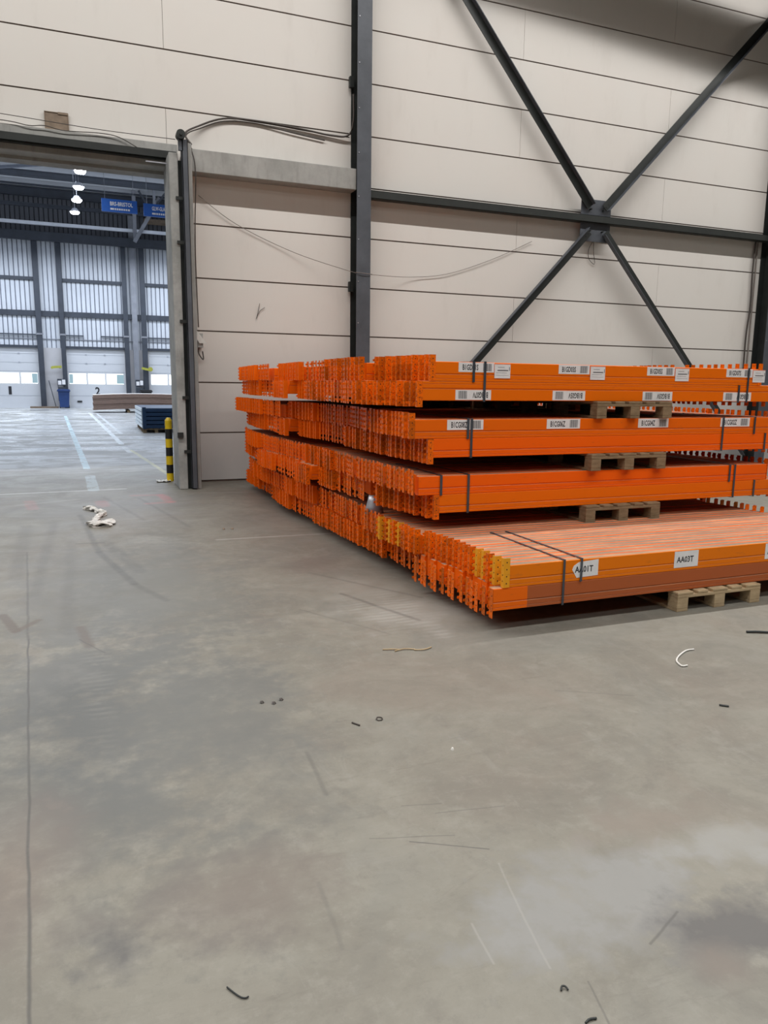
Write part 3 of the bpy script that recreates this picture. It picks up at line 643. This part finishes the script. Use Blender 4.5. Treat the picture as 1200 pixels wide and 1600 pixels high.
sticker('T4U', 3.0, 3.213, 0.318, 0.436, 'AA01T', bars=False, shape=[(0.18, 0.0), (1, 0.05), (1, 1), (0.25, 0.92), (0.05, 0.72), (0.0, 0.5)], label='torn grey label printed AA01T')
sticker('T4U', 3.878, 4.099, 0.318, 0.438, 'AA03T', bars=False); sticker('T4U', 4.758, 4.98, 0.318, 0.438, 'AA05T', bars=False)
for (a, b) in ((3.024, 3.168), (3.943, 4.092), (4.848, 5.002), (5.762, 5.912)):
    rt = FRONT['T1U']; bx, by, bz = rt.location
    X0, X1, Z0, Z1 = a - bx, b - bx, 1.660 - bz, 1.774 - bz
    d = MB().box(X0, X1, -0.0045, -0.0030, Z0, Z1).build('document_label', PAPER, rt); d['label'] = 'white paper delivery label'
    w = X1 - X0; h = Z1 - Z0; t = MB()
    t.box(X0 + 0.2 * w, X0 + 0.62 * w, -0.005, -0.0045, Z1 - 0.26 * h, Z1 - 0.23 * h, 1); t.box(X0 + 0.18 * w, X0 + 0.86 * w, -0.005, -0.0045, Z0 + 0.50 * h, Z0 + 0.58 * h, 0)
    t.box(X0 + 0.92 * w, X0 + 0.96 * w, -0.005, -0.0045, Z0 + 0.52 * h, Z0 + 0.78 * h, 0); t.box(X0 + 0.1 * w, X0 + 0.8 * w, -0.005, -0.0045, Z0 + 0.36 * h, Z0 + 0.38 * h, 1); t.box(X0 + 0.1 * w, X0 + 0.9 * w, -0.005, -0.0045, Z0 + 0.2 * h, Z0 + 0.215 * h, 1)
    t.box(X0, X1, -0.005, -0.0045, Z1 - 0.05 * h, Z1, 2); t.build('printed_lines', [GREYINK, GREYINK, PINKP], d)

# strapping
def strap(x, yf, yb, z0, z1, label, wd=0.021):
    t = 0.0016; m = MB(); m.box(-wd / 2, wd / 2, yf - t, yf, z0 - t, z1 + t); m.box(-wd / 2, wd / 2, yf, yb, z1, z1 + t); m.box(-wd / 2, wd / 2, yb, yb + t, z0 - t, z1 + t); m.box(-wd / 2, wd / 2, yf, yb, z0 - t, z0)
    o = m.build('steel_strap', STRAP); o.location = (x, 0, 0); tag(o, label, 'strap', 'steel straps round the bundles')
yb3 = 5.28 + 12 * PITCH - 0.006; yb4 = 4.09 + 13 * PITCH - 0.006
dz_ = 0.0065
S = [(2.837, 1, 'U', 'left'), (2.937, 1, 'B', 'left'), (5.707, 1, 'B', 'right'), (5.604, 1, 'L', 'right'), (2.802, 2, 'U', 'left'), (2.834, 2, 'B', 'left'), (5.452, 2, 'B', 'right'), (5.839, 2, 'U', 'right'), (5.985, 2, 'L', 'right'),
     (2.577, 3, 'U', 'left'), (2.821, 3, 'B', 'left'), (5.583, 3, 'U', 'right'), (5.645, 3, 'B', 'right'), (5.903, 3, 'L', 'right'), (2.931, 4, 'B', 'left'), (3.071, 4, 'U', 'left')]
for (x, t, k, side) in S:
    base = {1: 1.482, 2: 1.037, 3: 0.592, 4: 0.147}[t]; z0 = base + (0.150 if k == 'U' else 0) - (0.0 if k == 'U' else dz_); z1 = base + (0.149 if k == 'L' else 0.299 + dz_)
    if k == 'U': z0 = base + 0.146
    yf = (4.09 if t == 4 else 5.28) - 0.0065; what = {'U': 'upper layer only', 'L': 'lower layer only', 'B': 'both layers'}[k]
    xoff = 0
    strap(x + xoff, yf, yb4 if t == 4 else yb3, z0, z1, 'strap round %s of %s, %s end' % (what, TIER[t].replace('second tier from the top', 'second tier down').replace('third tier from the top', 'third tier down'), side), 0.021 if t < 4 else 0.017)

# pallets
def make_pallet(loc, label, mat, grp='wooden pallets under the beams'):
    r = empty('wooden_pallet', loc, label, 'pallet', grp)
    for i, (x, wd) in enumerate(((0.0725, 0.145), (0.236, 0.10), (0.40, 0.145), (0.564, 0.10), (0.7275, 0.145))):
        o = MB().box(-wd / 2, wd / 2, 0, 1.2, 0.122, 0.144).build('top_board', mat, r, bevel=0.006); o.location.x = x
    for y in (0.05, 0.6, 1.15):
        o = MB().box(0, 0.8, -0.05, 0.05, 0.100, 0.122).build('cross_board', mat, r, bevel=0.003); o.location.y = y
    for x in (0.05, 0.4, 0.75):
        for y in (0.05, 0.6, 1.15):
            o = MB().box(-0.05, 0.05, -0.05, 0.05, 0.022, 0.100).build('block', mat, r, bevel=0.004); o.location = (x, y, 0)
    for x in (0.05, 0.4, 0.75):
        o = MB().box(-0.05, 0.05, 0, 1.2, 0, 0.022).build('bottom_board', mat, r, bevel=0.003); o.location.x = x
    return r
def copy_tree(src, loc, label):
    r = src.copy(); C.objects.link(r); r.location = loc; r['label'] = label
    for ch in src.children:
        c = ch.copy(); C.objects.link(c); c.parent = r
    return r
p4 = make_pallet((3.892, 4.04, 0), 'pale wooden pallet on the floor under the front of the bottom tier', WOOD)
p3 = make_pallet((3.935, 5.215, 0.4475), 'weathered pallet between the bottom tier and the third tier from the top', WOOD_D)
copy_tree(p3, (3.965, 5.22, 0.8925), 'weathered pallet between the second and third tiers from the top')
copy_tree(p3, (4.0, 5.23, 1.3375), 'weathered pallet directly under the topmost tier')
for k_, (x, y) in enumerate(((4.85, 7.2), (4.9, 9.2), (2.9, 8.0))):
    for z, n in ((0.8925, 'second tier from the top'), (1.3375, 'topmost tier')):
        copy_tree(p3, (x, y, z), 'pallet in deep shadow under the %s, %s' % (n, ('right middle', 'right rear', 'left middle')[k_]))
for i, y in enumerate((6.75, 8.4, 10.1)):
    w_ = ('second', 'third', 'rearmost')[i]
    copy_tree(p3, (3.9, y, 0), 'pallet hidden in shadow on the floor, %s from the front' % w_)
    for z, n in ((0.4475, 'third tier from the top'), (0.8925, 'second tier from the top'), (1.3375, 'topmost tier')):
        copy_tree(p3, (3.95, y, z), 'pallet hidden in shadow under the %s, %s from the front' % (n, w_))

# curled sheet metal sticking out between the tiers
m = MB(); n = 14; prev = []
for i in range(n + 1):
    a = math.radians(200 + 150 * i / n)
    prev.append((math.cos(a), math.sin(a)))
vs = []
for (r_, z) in ((0.085, 0.0), (0.075, 0.06), (0.058, 0.12), (0.045, 0.165)):
    for (c_, s_) in prev: vs.append((c_ * r_ * 1.15, s_ * r_, z))
fs = [(k * (n + 1) + i, k * (n + 1) + i + 1, (k + 1) * (n + 1) + i + 1, (k + 1) * (n + 1) + i) for k in range(3) for i in range(n)]
m.add(vs, fs); o = m.build('curled_metal_sheet', GALV); o.location = (2.37, 6.24, 0.449); smooth(o)
md = o.modifiers.new('solid', 'SOLIDIFY'); md.thickness = 0.003
tag(o, 'shiny curled piece of sheet metal wedged between the beam ends', 'sheet metal')

# ================================================================== FLOOR BITS
def bit(name, pts, rad, mat, label, cat='debris', n=5): return tag(smooth(MB().tube(catmull(pts, n), rad, 8).build(name, mat)), label, cat)
# crumpled cloth
rr = random.Random(3)
m = MB(); path = catmull([(-0.07, 10.02, 0.03), (-0.02, 9.90, 0.03), (0.06, 9.72, 0.025), (0.125, 9.52, 0.03), (0.05, 9.30, 0.03), (0.02, 9.05, 0.035), (0.02, 8.80, 0.035), (0.10, 8.70, 0.03), (0.17, 8.98, 0.02)], 8)
nn = len(path); seg = 10; vs = []
for i, p in enumerate(path):
    wdt = 0.028 + 0.012 * math.sin(i * 1.3) + (0.045 if i > nn * 0.66 else 0) + (0.02 if i < 8 else 0)
    if i in (0, nn - 1): wdt = 0.008
    for j in range(seg):
        a = 2 * math.pi * j / seg; k_ = 1 + rr.uniform(-0.4, 0.4)
        vs.append((p.x + math.cos(a) * wdt * k_ * 1.1, p.y + math.sin(a * 2 + i) * 0.02, max(0.001, 0.021 + math.sin(a) * 0.024 * k_)))
m.add(vs, [(i * seg + j, i * seg + (j + 1) % seg, (i + 1) * seg + (j + 1) % seg, (i + 1) * seg + j) for i in range(nn - 1) for j in range(seg)])
tag(m.build('crumpled_cloth', RAG), 'twisted dirty white rag lying on the floor in front of the doorway', 'rag')
m = MB(); vs = []
for i in range(9):
    for j in range(5): vs.append((0.98 + i * 0.027, 12.38 + j * 0.05 + rr.uniform(-0.01, 0.01), 0.004 + abs(rr.uniform(0, 0.028))))
m.add(vs, [(i * 5 + j, i * 5 + j + 1, (i + 1) * 5 + j + 1, (i + 1) * 5 + j) for i in range(8) for j in range(4)])
o = m.build('crumpled_wrapping', WHITEP); md = o.modifiers.new('solid', 'SOLIDIFY'); md.thickness = 0.004; md.offset = 0; tag(o, 'flat white wrapping scrap lying at the foot of the striped bollard', 'scrap')
bit('cable_tie', [(3.417, 3.381, 0.006), (3.355, 3.38, 0.006), (3.249, 3.325, 0.006), (3.179, 3.271, 0.006), (3.152, 3.226, 0.006), (3.144, 3.187, 0.006), (3.18, 3.184, 0.006)], 0.005, WHITEP, 'white curved cable tie lying on the floor in front of the pallet', 'cable tie')
tag(MB().bar((0, 0, 0.004), (0.034, -0.03, 0.004), 0.014, 0.007).build('dark_chip', BLACK, None, 0.002), 'small dark chip on the floor below the white cable tie', 'chip'); bpy.data.objects['dark_chip'].location = (2.93, 2.70, 0)
bit('bent_nail', [(0.268, 1.775, 0.004), (0.283, 1.748, 0.004), (0.297, 1.728, 0.004), (0.308, 1.722, 0.004), (0.316, 1.724, 0.004)], 0.0022, BLACK, 'small bent nail on the floor near the bottom left', 'nail')
bit('black_clip', [(1.102, 1.447, 0.003), (1.109, 1.455, 0.007), (1.118, 1.452, 0.007), (1.121, 1.442, 0.003)], 0.0026, BLACK, 'small black curved clip on the floor near the bottom right', 'clip')
bit('rubber_scrap', [(1.10, 1.338, 0.003), (1.115, 1.342, 0.005), (1.135, 1.34, 0.003)], 0.003, BLACK, 'short black rubber scrap at the very bottom edge', 'scrap')
bit('dark_stick', [(4.00, 3.52, 0.008), (4.07, 3.49, 0.010), (4.2, 3.42, 0.008), (4.35, 3.35, 0.006)], 0.008, BLACK, 'thin dark stick lying on the floor at the right edge', 'stick')
bit('wire_ring', [(1.222, 3.15, 0.004), (1.235, 3.168, 0.004), (1.252, 3.158, 0.004), (1.248, 3.136, 0.004), (1.228, 3.134, 0.004), (1.222, 3.15, 0.004)], 0.0025, CABLE, 'tiny wire ring lying on the floor in the middle', 'ring')
bit('dark_splinter', [(1.10, 3.155, 0.004), (1.125, 3.115, 0.004)], 0.004, CABLE, 'short dark splinter left of the tiny wire ring', 'splinter')
tag(MB().cyl((1.435, 2.756, 0), (1.435, 2.756, 0.009), 0.008, 0.004, 8).build('pebble', WHITEP), 'tiny white pebble alone on the open floor', 'pebble')
for i, (x, y, s_, l_) in enumerate(((1.60, 4.03, 0.10, 'left end'), (1.66, 3.98, 0.13, 'middle'), (1.78, 3.96, 0.12, 'right end'))):
    bit('twig', [(x, y, 0.005), (x + s_ * 0.5, y - 0.02 + 0.03 * (i % 2), 0.008), (x + s_, y - 0.03 + 0.02 * i, 0.004)], 0.004, WOOD, 'tan wood twig in the debris patch before the beams, ' + l_, 'twig')
for i, (x, y, l_) in enumerate(((0.745, 3.53, 'left'), (0.80, 3.50, 'middle'), (0.845, 3.53, 'right'))):
    m = MB(); m.cyl((x, y, 0), (x + 0.008, y, 0.008), 0.014, 0.006, 6); tag(m.build('dirt_crumb', CABLE), 'dark dirt crumb left of the wire ring, %s one of three' % l_, 'crumb')
for i, (x, y, l_) in enumerate(((1.33, 8.16, 'left'), (1.42, 8.14, 'right'))):
    m = MB(); m.cyl((x, y, 0), (x + 0.01, y, 0.012), 0.022, 0.010, 6); tag(m.build('dirt_crumb', PATCH), 'brown crumb on the floor between rag and beam ends, %s one' % l_, 'crumb')
tag(MB().box(1.94, 2.03, 8.9, 8.93, 0, 0.004).build('paper_strip', PAPER), 'short white paper strip on the floor beside the beam ends', 'strip') if False else None

# bollard
r = empty('bollard', (1.205, 12.56, 0), 'yellow and black striped bollard standing beside the door pillar', 'bollard')
hs = [0, 0.13, 0.27, 0.41, 0.55, 0.69, 0.85, 0.985]
for i in range(7):
    o = MB().cyl((0, 0, hs[i]), (0, 0, hs[i + 1]), 0.057, n=24).build('yellow_band' if i % 2 == 0 else 'black_band', YEL if i % 2 == 0 else BLK, r)
MB().cyl((0, 0, 0.985), (0, 0, 1.03), 0.057, 0.030, 24).build('domed_cap', YEL, r)

# ================================================================== FAR HALL
YF = 49.0
# corrugated cladding wall
m = MB(); x = -15.0
poly = []
while x < 17.5:
    poly += [(x, YF), (x + 0.19, YF), (x + 0.20, YF + 0.05), (x + 0.24, YF + 0.05)]; x += 0.25
for i in range(len(poly) - 1):
    (a, b), (c, d) = poly[i], poly[i + 1]
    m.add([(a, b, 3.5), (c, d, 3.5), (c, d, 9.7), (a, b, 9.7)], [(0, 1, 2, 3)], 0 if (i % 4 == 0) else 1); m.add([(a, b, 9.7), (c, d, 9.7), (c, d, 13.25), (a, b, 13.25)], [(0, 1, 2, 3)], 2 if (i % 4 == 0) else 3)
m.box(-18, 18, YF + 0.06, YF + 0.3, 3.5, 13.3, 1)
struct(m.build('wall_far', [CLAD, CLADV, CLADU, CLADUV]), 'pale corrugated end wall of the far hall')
m = MB()
for a, b in ((-15, -6.3), (-2.55, -1.0), (2.25, 3.7), (7.0, 17.8)): m.box(a, b, YF, YF + 0.2, 0, 3.5)
struct(m.build('wall_far_lower', PALE), 'plain pale wall between the dock doors')
# dock doors
def dock(n, x0, x1, mull, num, nx, tealL, tealR):
    d = MB().box(x0, x1, YF + 0.02, YF + 0.10, 0, 3.5).build('door_%d' % n, DOORM); struct(d, 'white dock door numbered %s' % num if num else 'white dock door at the right, partly hidden')
    s = MB()
    for z in (0.70, 2.12, 2.62, 3.13): s.box(x0, x1, YF + 0.012, YF + 0.02, z, z + 0.018)
    s.build('section_seams', DOORL, d)
    for a, b in zip(mull[:-1], mull[1:]):
        f = MB().box(a + 0.055, b - 0.055, YF + 0.008, YF + 0.02, 1.42, 2.03).build('window_pane', WINE, d)
    if tealR is not None: MB().box(tealR[0], tealR[1], YF + 0.002, YF + 0.008, 1.45, 2.0).build('window_edge_pane', WINT, d)
    if tealL is not None: MB().box(tealL[0], tealL[1], YF + 0.002, YF + 0.008, 1.45, 2.0).build('window_edge_pane', WINT, d)
    if num:
        vs, fs = text_mb(num, nx - 0.13 if num == '2' else nx - 0.09, nx + 0.14 if num == '2' else nx + 0.07, 0.77, 1.24, YF + 0.006); t = MB(); t.add(vs, fs); t.build('door_number', INK, d)
    s = MB()
    for a in mull[1:-1]:
        for z in (2.62, 3.13): s.box(a - 0.05, a + 0.05, YF - 0.01, YF + 0.01, z - 0.02, z + 0.05)
    s.build('hinges', DOORL, d)
dock(1, -6.3, -2.55, [-6.2, -4.75, -3.58, -2.6], '1', -4.15, None, (-2.95, -2.66))
dock(2, -1.0, 2.25, [-0.98, 0.07, 1.12, 2.2], '2', 0.62, (-0.92, -0.72), (1.75, 2.15))
dock(3, 3.7, 7.0, [3.72, 4.8, 5.9, 6.95], None, 0, None, None)
m = MB(); m.box(-0.55, -0.28, YF - 0.02, YF + 0.015, 0.32, 0.42); tag(m.build('door_handle_plate', BLACK), 'small black foot plate on dock door two beside the blue bin', 'plate')
# columns of the far wall
i = 0
for (a, b, ztop, mt, lab) in ((-2.53, -2.24, 9.5, COLF, 'dark steel door post right of dock door one'), (-1.27, -1.02, 9.5, COLF, 'dark steel door post left of dock door two'),
                              (2.28, 2.55, 9.5, COLF, 'dark steel door post right of dock door two'), (2.78, 3.08, 12.3, COLG, 'thick grey main column right of dock door two'), (3.30, 3.60, 9.5, COLF, 'dark steel door post left of the rightmost dock door')):
    r = empty('door_post' if mt is COLF else 'steel_column', ((a + b) / 2, YF - 0.22, 0), lab, 'post' if mt is COLF else 'column'); hw = (b - a) / 2
    MB().box(-hw, hw, -0.10, -0.08, 0, ztop).build('front_flange', mt, r); MB().box(-hw, hw, 0.12, 0.14, 0, ztop).build('rear_flange', mt, r); MB().box(-0.02, 0.02, -0.08, 0.12, 0, ztop).build('web', mt, r)
    if mt is COLF:
        MB().box(-hw - 0.05, hw + 0.05, -0.13, -0.09, 4.22, 4.32).build('joint_plate', COLG, r)
def rail(x0, x1, y, z0, z1, d, mat, lab, nm='wall_rail'):
    o = MB().box(x0, x1, y - d, y, z0, z1).build(nm, mat); return tag(o, lab, 'rail')
YR = YF - 0.02
rail(-15, 17, YR - 0.32, 9.45, 9.95, 0.2, COLF, 'deep dark girder along the top of the bright cladding', 'wall_girder')
rail(-15, 17, YR - 1.2, 10.15, 10.33, 0.15, RAILM, 'bright horizontal pipe in front of the dark upper cladding', 'ceiling_pipe')
rail(-15, 17, YR, 5.30, 5.60, 0.12, COLF, 'thick dark rail across the cladding at mid height')
for a, b, n in ((-15, -2.4, 'above dock door one'), (-1.1, 2.4, 'above dock door two'), (3.4, 17, 'above the rightmost dock door')):
    rail(a, b, YR, 7.30, 7.48, 0.12, COLF, 'upper dark rail on the cladding ' + n)
    rail(a, b, YR, 3.48, 3.62, 0.12, COLF, 'dark head rail directly ' + n)
for a, b, n in ((-4.7, -2.5, 'above dock door one'), (-1.0, 0.0, 'above the left half of dock door two'), (0.95, 2.35, 'above the right half of dock door two'), (3.5, 6.5, 'above the rightmost dock door')):
    rail(a, b, YR - 0.05, 4.20, 4.27, 0.08, COLF, 'thin dark spring shaft ' + n, 'spring_shaft')
rail(-15, 17, YR, 3.98, 4.02, 0.04, COLG, 'thin grey track line above the dock doors')
# roof steel
def xbeam(y, z0, z1, mat, lab, d=0.25, nm='roof_beam'):
    o = MB(); o.box(-17, 17, y - d / 2, y + d / 2, z0, z0 + 0.03); o.box(-17, 17, y - d / 2, y + d / 2, z1 - 0.03, z1); o.box(-17, 17, y - 0.02, y + 0.02, z0, z1); return tag(o.build(nm, mat), lab, 'beam')
xbeam(YF - 0.4, 11.83, 12.3, COLF, 'dark eaves beam at the top of the far wall')
xbeam(YF - 1.8, 11.0, 11.18, COLF, 'thin dark beam below the eaves of the far hall', 0.15)
xbeam(44.0, 11.78, 12.10, COLF, 'dark roof beam crossing the far hall roof, nearest the doorway')
xbeam(47.0, 12.05, 12.14, COLF, 'thin dark roof purlin between the roof beams', 0.1)
tag(MB().bar((-5, 39.5, 10.75), (-0.6, 39.5, 11.45), 0.12, 0.12).build('roof_tie', COLF), 'dark slanting roof tie at the top left of the doorway', 'tie')
m = MB().box(2.95, 3.15, 47.0, 47.2, 9.6, 12.33); tag(m.build('roof_post', COLG), 'upright grey roof post behind the blue signs', 'post')
tag(MB().bar((3.0, 46.9, 9.5), (4.45, 46.8, 12.0), 0.2, 0.24, up=(0, 1, 0)).build('knee_brace', COLG), 'light grey diagonal knee brace behind the right blue sign', 'brace')
tag(MB().bar((3.30, 46.6, 12.25), (3.9, 46.6, 11.2), 0.1, 0.12, up=(0, 1, 0)).build('roof_strut', COLF), 'thin dark roof strut leaning right above the signs', 'strut')
tag(MB().bar((4.75, 46.6, 12.25), (4.0, 46.6, 11.2), 0.1, 0.12, up=(0, 1, 0)).build('roof_strut', COLF), 'thin dark roof strut leaning left above the signs', 'strut')
tag(MB().box(4.05, 4.2, 46.4, 46.5, 10.9, 12.33).build('roof_hanger', COLG), 'short grey hanger between the two roof struts', 'hanger')
tag(MB().box(3.65, 9, 48.0, 48.9, 10.9, 11.05).build('gallery_soffit', PATCH), 'brown board strip behind the right blue sign', 'board')

# lamps
for j, (x, y, z) in enumerate(((0.159, 27.0, 8.17), (0.10, 29.3, 8.2), (0.02, 31.4, 8.21), (-0.075, 33.7, 8.23))):
    n_ = ('nearest', 'second', 'third', 'farthest')[j]
    r = empty('ceiling_lamp', (x, y, z), 'glowing ceiling lamp in the far hall, %s of the row of four' % n_, 'lamp', 'row of ceiling lamps in the far hall')
    MB().cyl((0, 0, 0.02), (0, 0, 0.16), 0.19, 0.08, 20).build('housing', COLG, r); MB().cyl((0, 0, -0.05), (0, 0, 0.02), 0.14, 0.18, 20).build('glowing_lens', LAMPE, r)
    MB().cyl((0, 0, 0.16), (0, 0, 12.34 - z), 0.012, n=6).build('suspension', COLG, r)

# blue destination signs
def sign(x0, x1, z0, z1, y, s, label):
    r = empty('hanging_sign', ((x0 + x1) / 2, y, z0), label, 'sign', 'blue destination signs'); w = (x1 - x0) / 2; h = z1 - z0
    MB().box(-w, w, 0, 0.06, 0, h).build('sign_board', BLUE, r)
    vs, fs = text_mb(s, -w * 0.52, w * 0.52 if len(s) < 11 else w * 0.75, h * 0.48, h * 0.80, -0.004); t = MB(); t.add(vs, fs); t.build('lettering', WHITEP, r)
    t = MB(); q = w * 1.1 / 9
    for i in range(9): t.box(-w * 0.52 + i * q, -w * 0.52 + i * q + q * (0.97 if i in (0, 8) else 0.72), -0.004, 0, h * 0.16, h * 0.30)
    t.build('text_strip', WHITEP, r)
    for sx in (-0.8, 0.8): MB().cyl((w * sx, 0.03, h), (w * sx, 0.03, 12.35 - z0), 0.008, n=6).build('hanging_wire', COLG, r)
sign(0.835, 2.06, 7.64, 8.08, 30, 'BRS-BRISTOL', 'blue hanging sign reading BRS-BRISTOL')
sign(2.28, 3.51, 7.60, 8.04, 30, 'GLW-GLASGOW', 'blue hanging sign beginning GLW-GLAS, cut off by the pillar')

# wheelie bins
def bin_(x, y, label, mat):
    r = empty('wheelie_bin', (x, y, 0), label, 'bin')
    m = MB(); m.add([(-0.24, -0.26, 0.06), (0.24, -0.26, 0.06), (0.24, 0.26, 0.06), (-0.24, 0.26, 0.06), (-0.31, -0.34, 0.98), (0.31, -0.34, 0.98), (0.31, 0.34, 0.98), (-0.31, 0.34, 0.98)], [(0, 3, 2, 1), (4, 5, 6, 7), (0, 1, 5, 4), (1, 2, 6, 5), (2, 3, 7, 6), (3, 0, 4, 7)]); m.build('bin_body', mat, r, bevel=0.02)
    m = MB(); m.box(-0.36, 0.36, -0.40, 0.36, 0.98, 1.04); m.prism([(-0.36, 1.04), (0.36, 1.04), (0.30, 1.11), (-0.30, 1.12)], 'y', -0.36, 0.32); m.build('lid', mat, r, bevel=0.02)
    for sx in (-0.24, 0.24): MB().cyl((sx - 0.03, 0.22, 0.09), (sx + 0.03, 0.22, 0.09), 0.09, n=16).build('wheel', BLK, r)
bin_(-1.25, 48.0, 'blue wheelie bin standing between dock doors one and two', BINBLUE)
bin_(3.35, 47.9, 'dark wheelie bin mostly hidden behind the board stack', BLK)
# control boards
for (x, lab) in ((-1.35, 'small white notice board above the blue wheelie bin'), (3.05, 'small white notice board above the hidden wheelie bin')):
    r = empty('notice_board', (x, 48.6, 1.32), lab, 'board'); MB().box(-0.24, 0.24, 0, 0.04, 0.0, 0.38).build('board', COLF, r); m = MB(); m.box(-0.2, -0.02, -0.01, 0, 0.04, 0.28); m.box(0.02, 0.2, -0.01, 0, 0.06, 0.34); m.build('paper_sheet', PAPER, r)
    m = MB(); m.box(-0.22, -0.18, 0, 0.04, -0.9, 0); m.box(0.18, 0.22, 0, 0.04, -0.9, 0); m.box(-0.2, 0.2, -0.08, 0.04, -0.45, -0.1); m.build('control_unit', COLF, r)
# yellow dock lamps on arms
for (x, lab, q) in ((-1.4, 'yellow dock lamp on an arm left of dock door two', -1), (3.3, 'yellow dock lamp on an arm right of the main column', 1)):
    r = empty('dock_lamp', (x, 48.5, 2.35), lab, 'lamp'); MB().bar((0.1 * -q, 0, 0.06), (q * 0.42, 0, 0.02 if q < 0 else -0.05), 0.06, 0.14, up=(0, 0, 1)).build('arm', LIMEY, r)
    MB().cyl((q * 0.42, -0.08, 0.0), (q * 0.42, 0.08, 0.0), 0.12 if q > 0 else 0.07, 0.14 if q > 0 else 0.07, 14).build('lamp_head', LIMEY, r); MB().bar((0, 0, 0), (0, 0.25, -0.02), 0.05, 0.05).build('bracket', COLF, r)
m = MB(); m.bar((-1.72, 48.3, 0.05), (-2.05, 48.75, 1.6), 0.03, 0.03); o = m.build('broom_handle', COLF); tag(o, 'thin dark pole leaning on the pale wall beside the blue bin', 'pole')
tag(MB().box(-3.1, -1.6, 48.1, 48.55, 0, 0.10).build('floor_mat', PATCH), 'low dark board lying on the floor left of the blue bin', 'board')
tag(MB().box(-2.9, -1.95, 44.6, 44.63, 0, 0.03).build('floor_strip', COLG), 'thin grey strip on the far hall floor before dock door one', 'strip')

# stack of corrugated boards, slightly arched
def arch(m, x0, x1, y0, y1, zb, zt, mi=0, n=16):
    vs = []
    for i in range(n + 1):
        t = i / n; x_ = x0 + t * (x1 - x0); u = math.sin(math.pi * min(1, t)) * 0.07 + (0.03 if t < 0.05 else 0.03)
        for y_, z_ in ((y0, zb), (y1, zb), (y1, zt), (y0, zt)): vs.append((x_, y_, z_ + u))
    fs = [(3, 2, 1, 0), (n * 4, n * 4 + 1, n * 4 + 2, n * 4 + 3)] + [(i * 4 + j, i * 4 + (j + 1) % 4, (i + 1) * 4 + (j + 1) % 4, (i + 1) * 4 + j) for i in range(n) for j in range(4)]
    m.add(vs, fs, mi)
m = MB()
for k_ in range(8):
    arch(m, 0.26 + 0.012 * ((k_ * 5) % 3), 5.2, 41.0 + 0.015 * ((k_ * 7) % 3), 43.0, 0.11 + k_ * 0.096, 0.11 + k_ * 0.096 + 0.09)
o = m.build('board_stack', CARD); tag(o, 'long low stack of brown corrugated boards in front of dock door two', 'board stack', None, None)
for x_ in (1.9, 4.2):
    m = MB(); m.box(x_, x_ + 0.15, 41.1, 42.9, 0, 0.135); tag(m.build('timber_bearer', WOOD_D), 'wooden bearer under the brown board stack, ' + ('left one' if x_ < 3 else 'right one'), 'bearer')
# blue steel frames stacked on a pallet
pf = empty('stacking_frame', (1.62, 24.7, 0.148), 'dark blue steel stacking frames with pale slatted ends on a low pallet', 'frame stack')
for k_ in range(5):
    z = k_ * 0.128
    fr = MB(); fr.box(0, 1.3, 0, 0.06, z, z + 0.10); fr.box(0, 1.3, 3.5, 3.56, z, z + 0.10); fr.box(0.0, 1.3, 0.06, 3.5, z + 0.10, z + 0.118); fr.build('frame_tray', BLUEF, pf, bevel=0.008)
    MB().box(-0.05, -0.018, 0.08, 3.5, z + 0.008, z + 0.108).build('end_slat', BLUEL, pf); MB().box(-0.02, 0.0, 0.06, 3.5, z + 0.0, z + 0.118).build('side_rail', BLUEF, pf)
MB().box(-0.03, 0.08, -0.03, 0.06, -0.02, 0.66).build('corner_post', BLUEF, pf)
MB().bar((0.95, 0.1, 0.66), (1.5, 0.0, 0.58), 0.06, 0.04).build('loose_white_slat', PAPER, pf)
o = make_pallet((1.60, 24.72, 0), 'brown wooden pallet under the blue frames in the far hall, front one', WOOD_D, 'pallets under the blue frames')
copy_tree(o, (1.62, 26.8, 0), 'brown wooden pallet under the blue frames in the far hall, rear one')
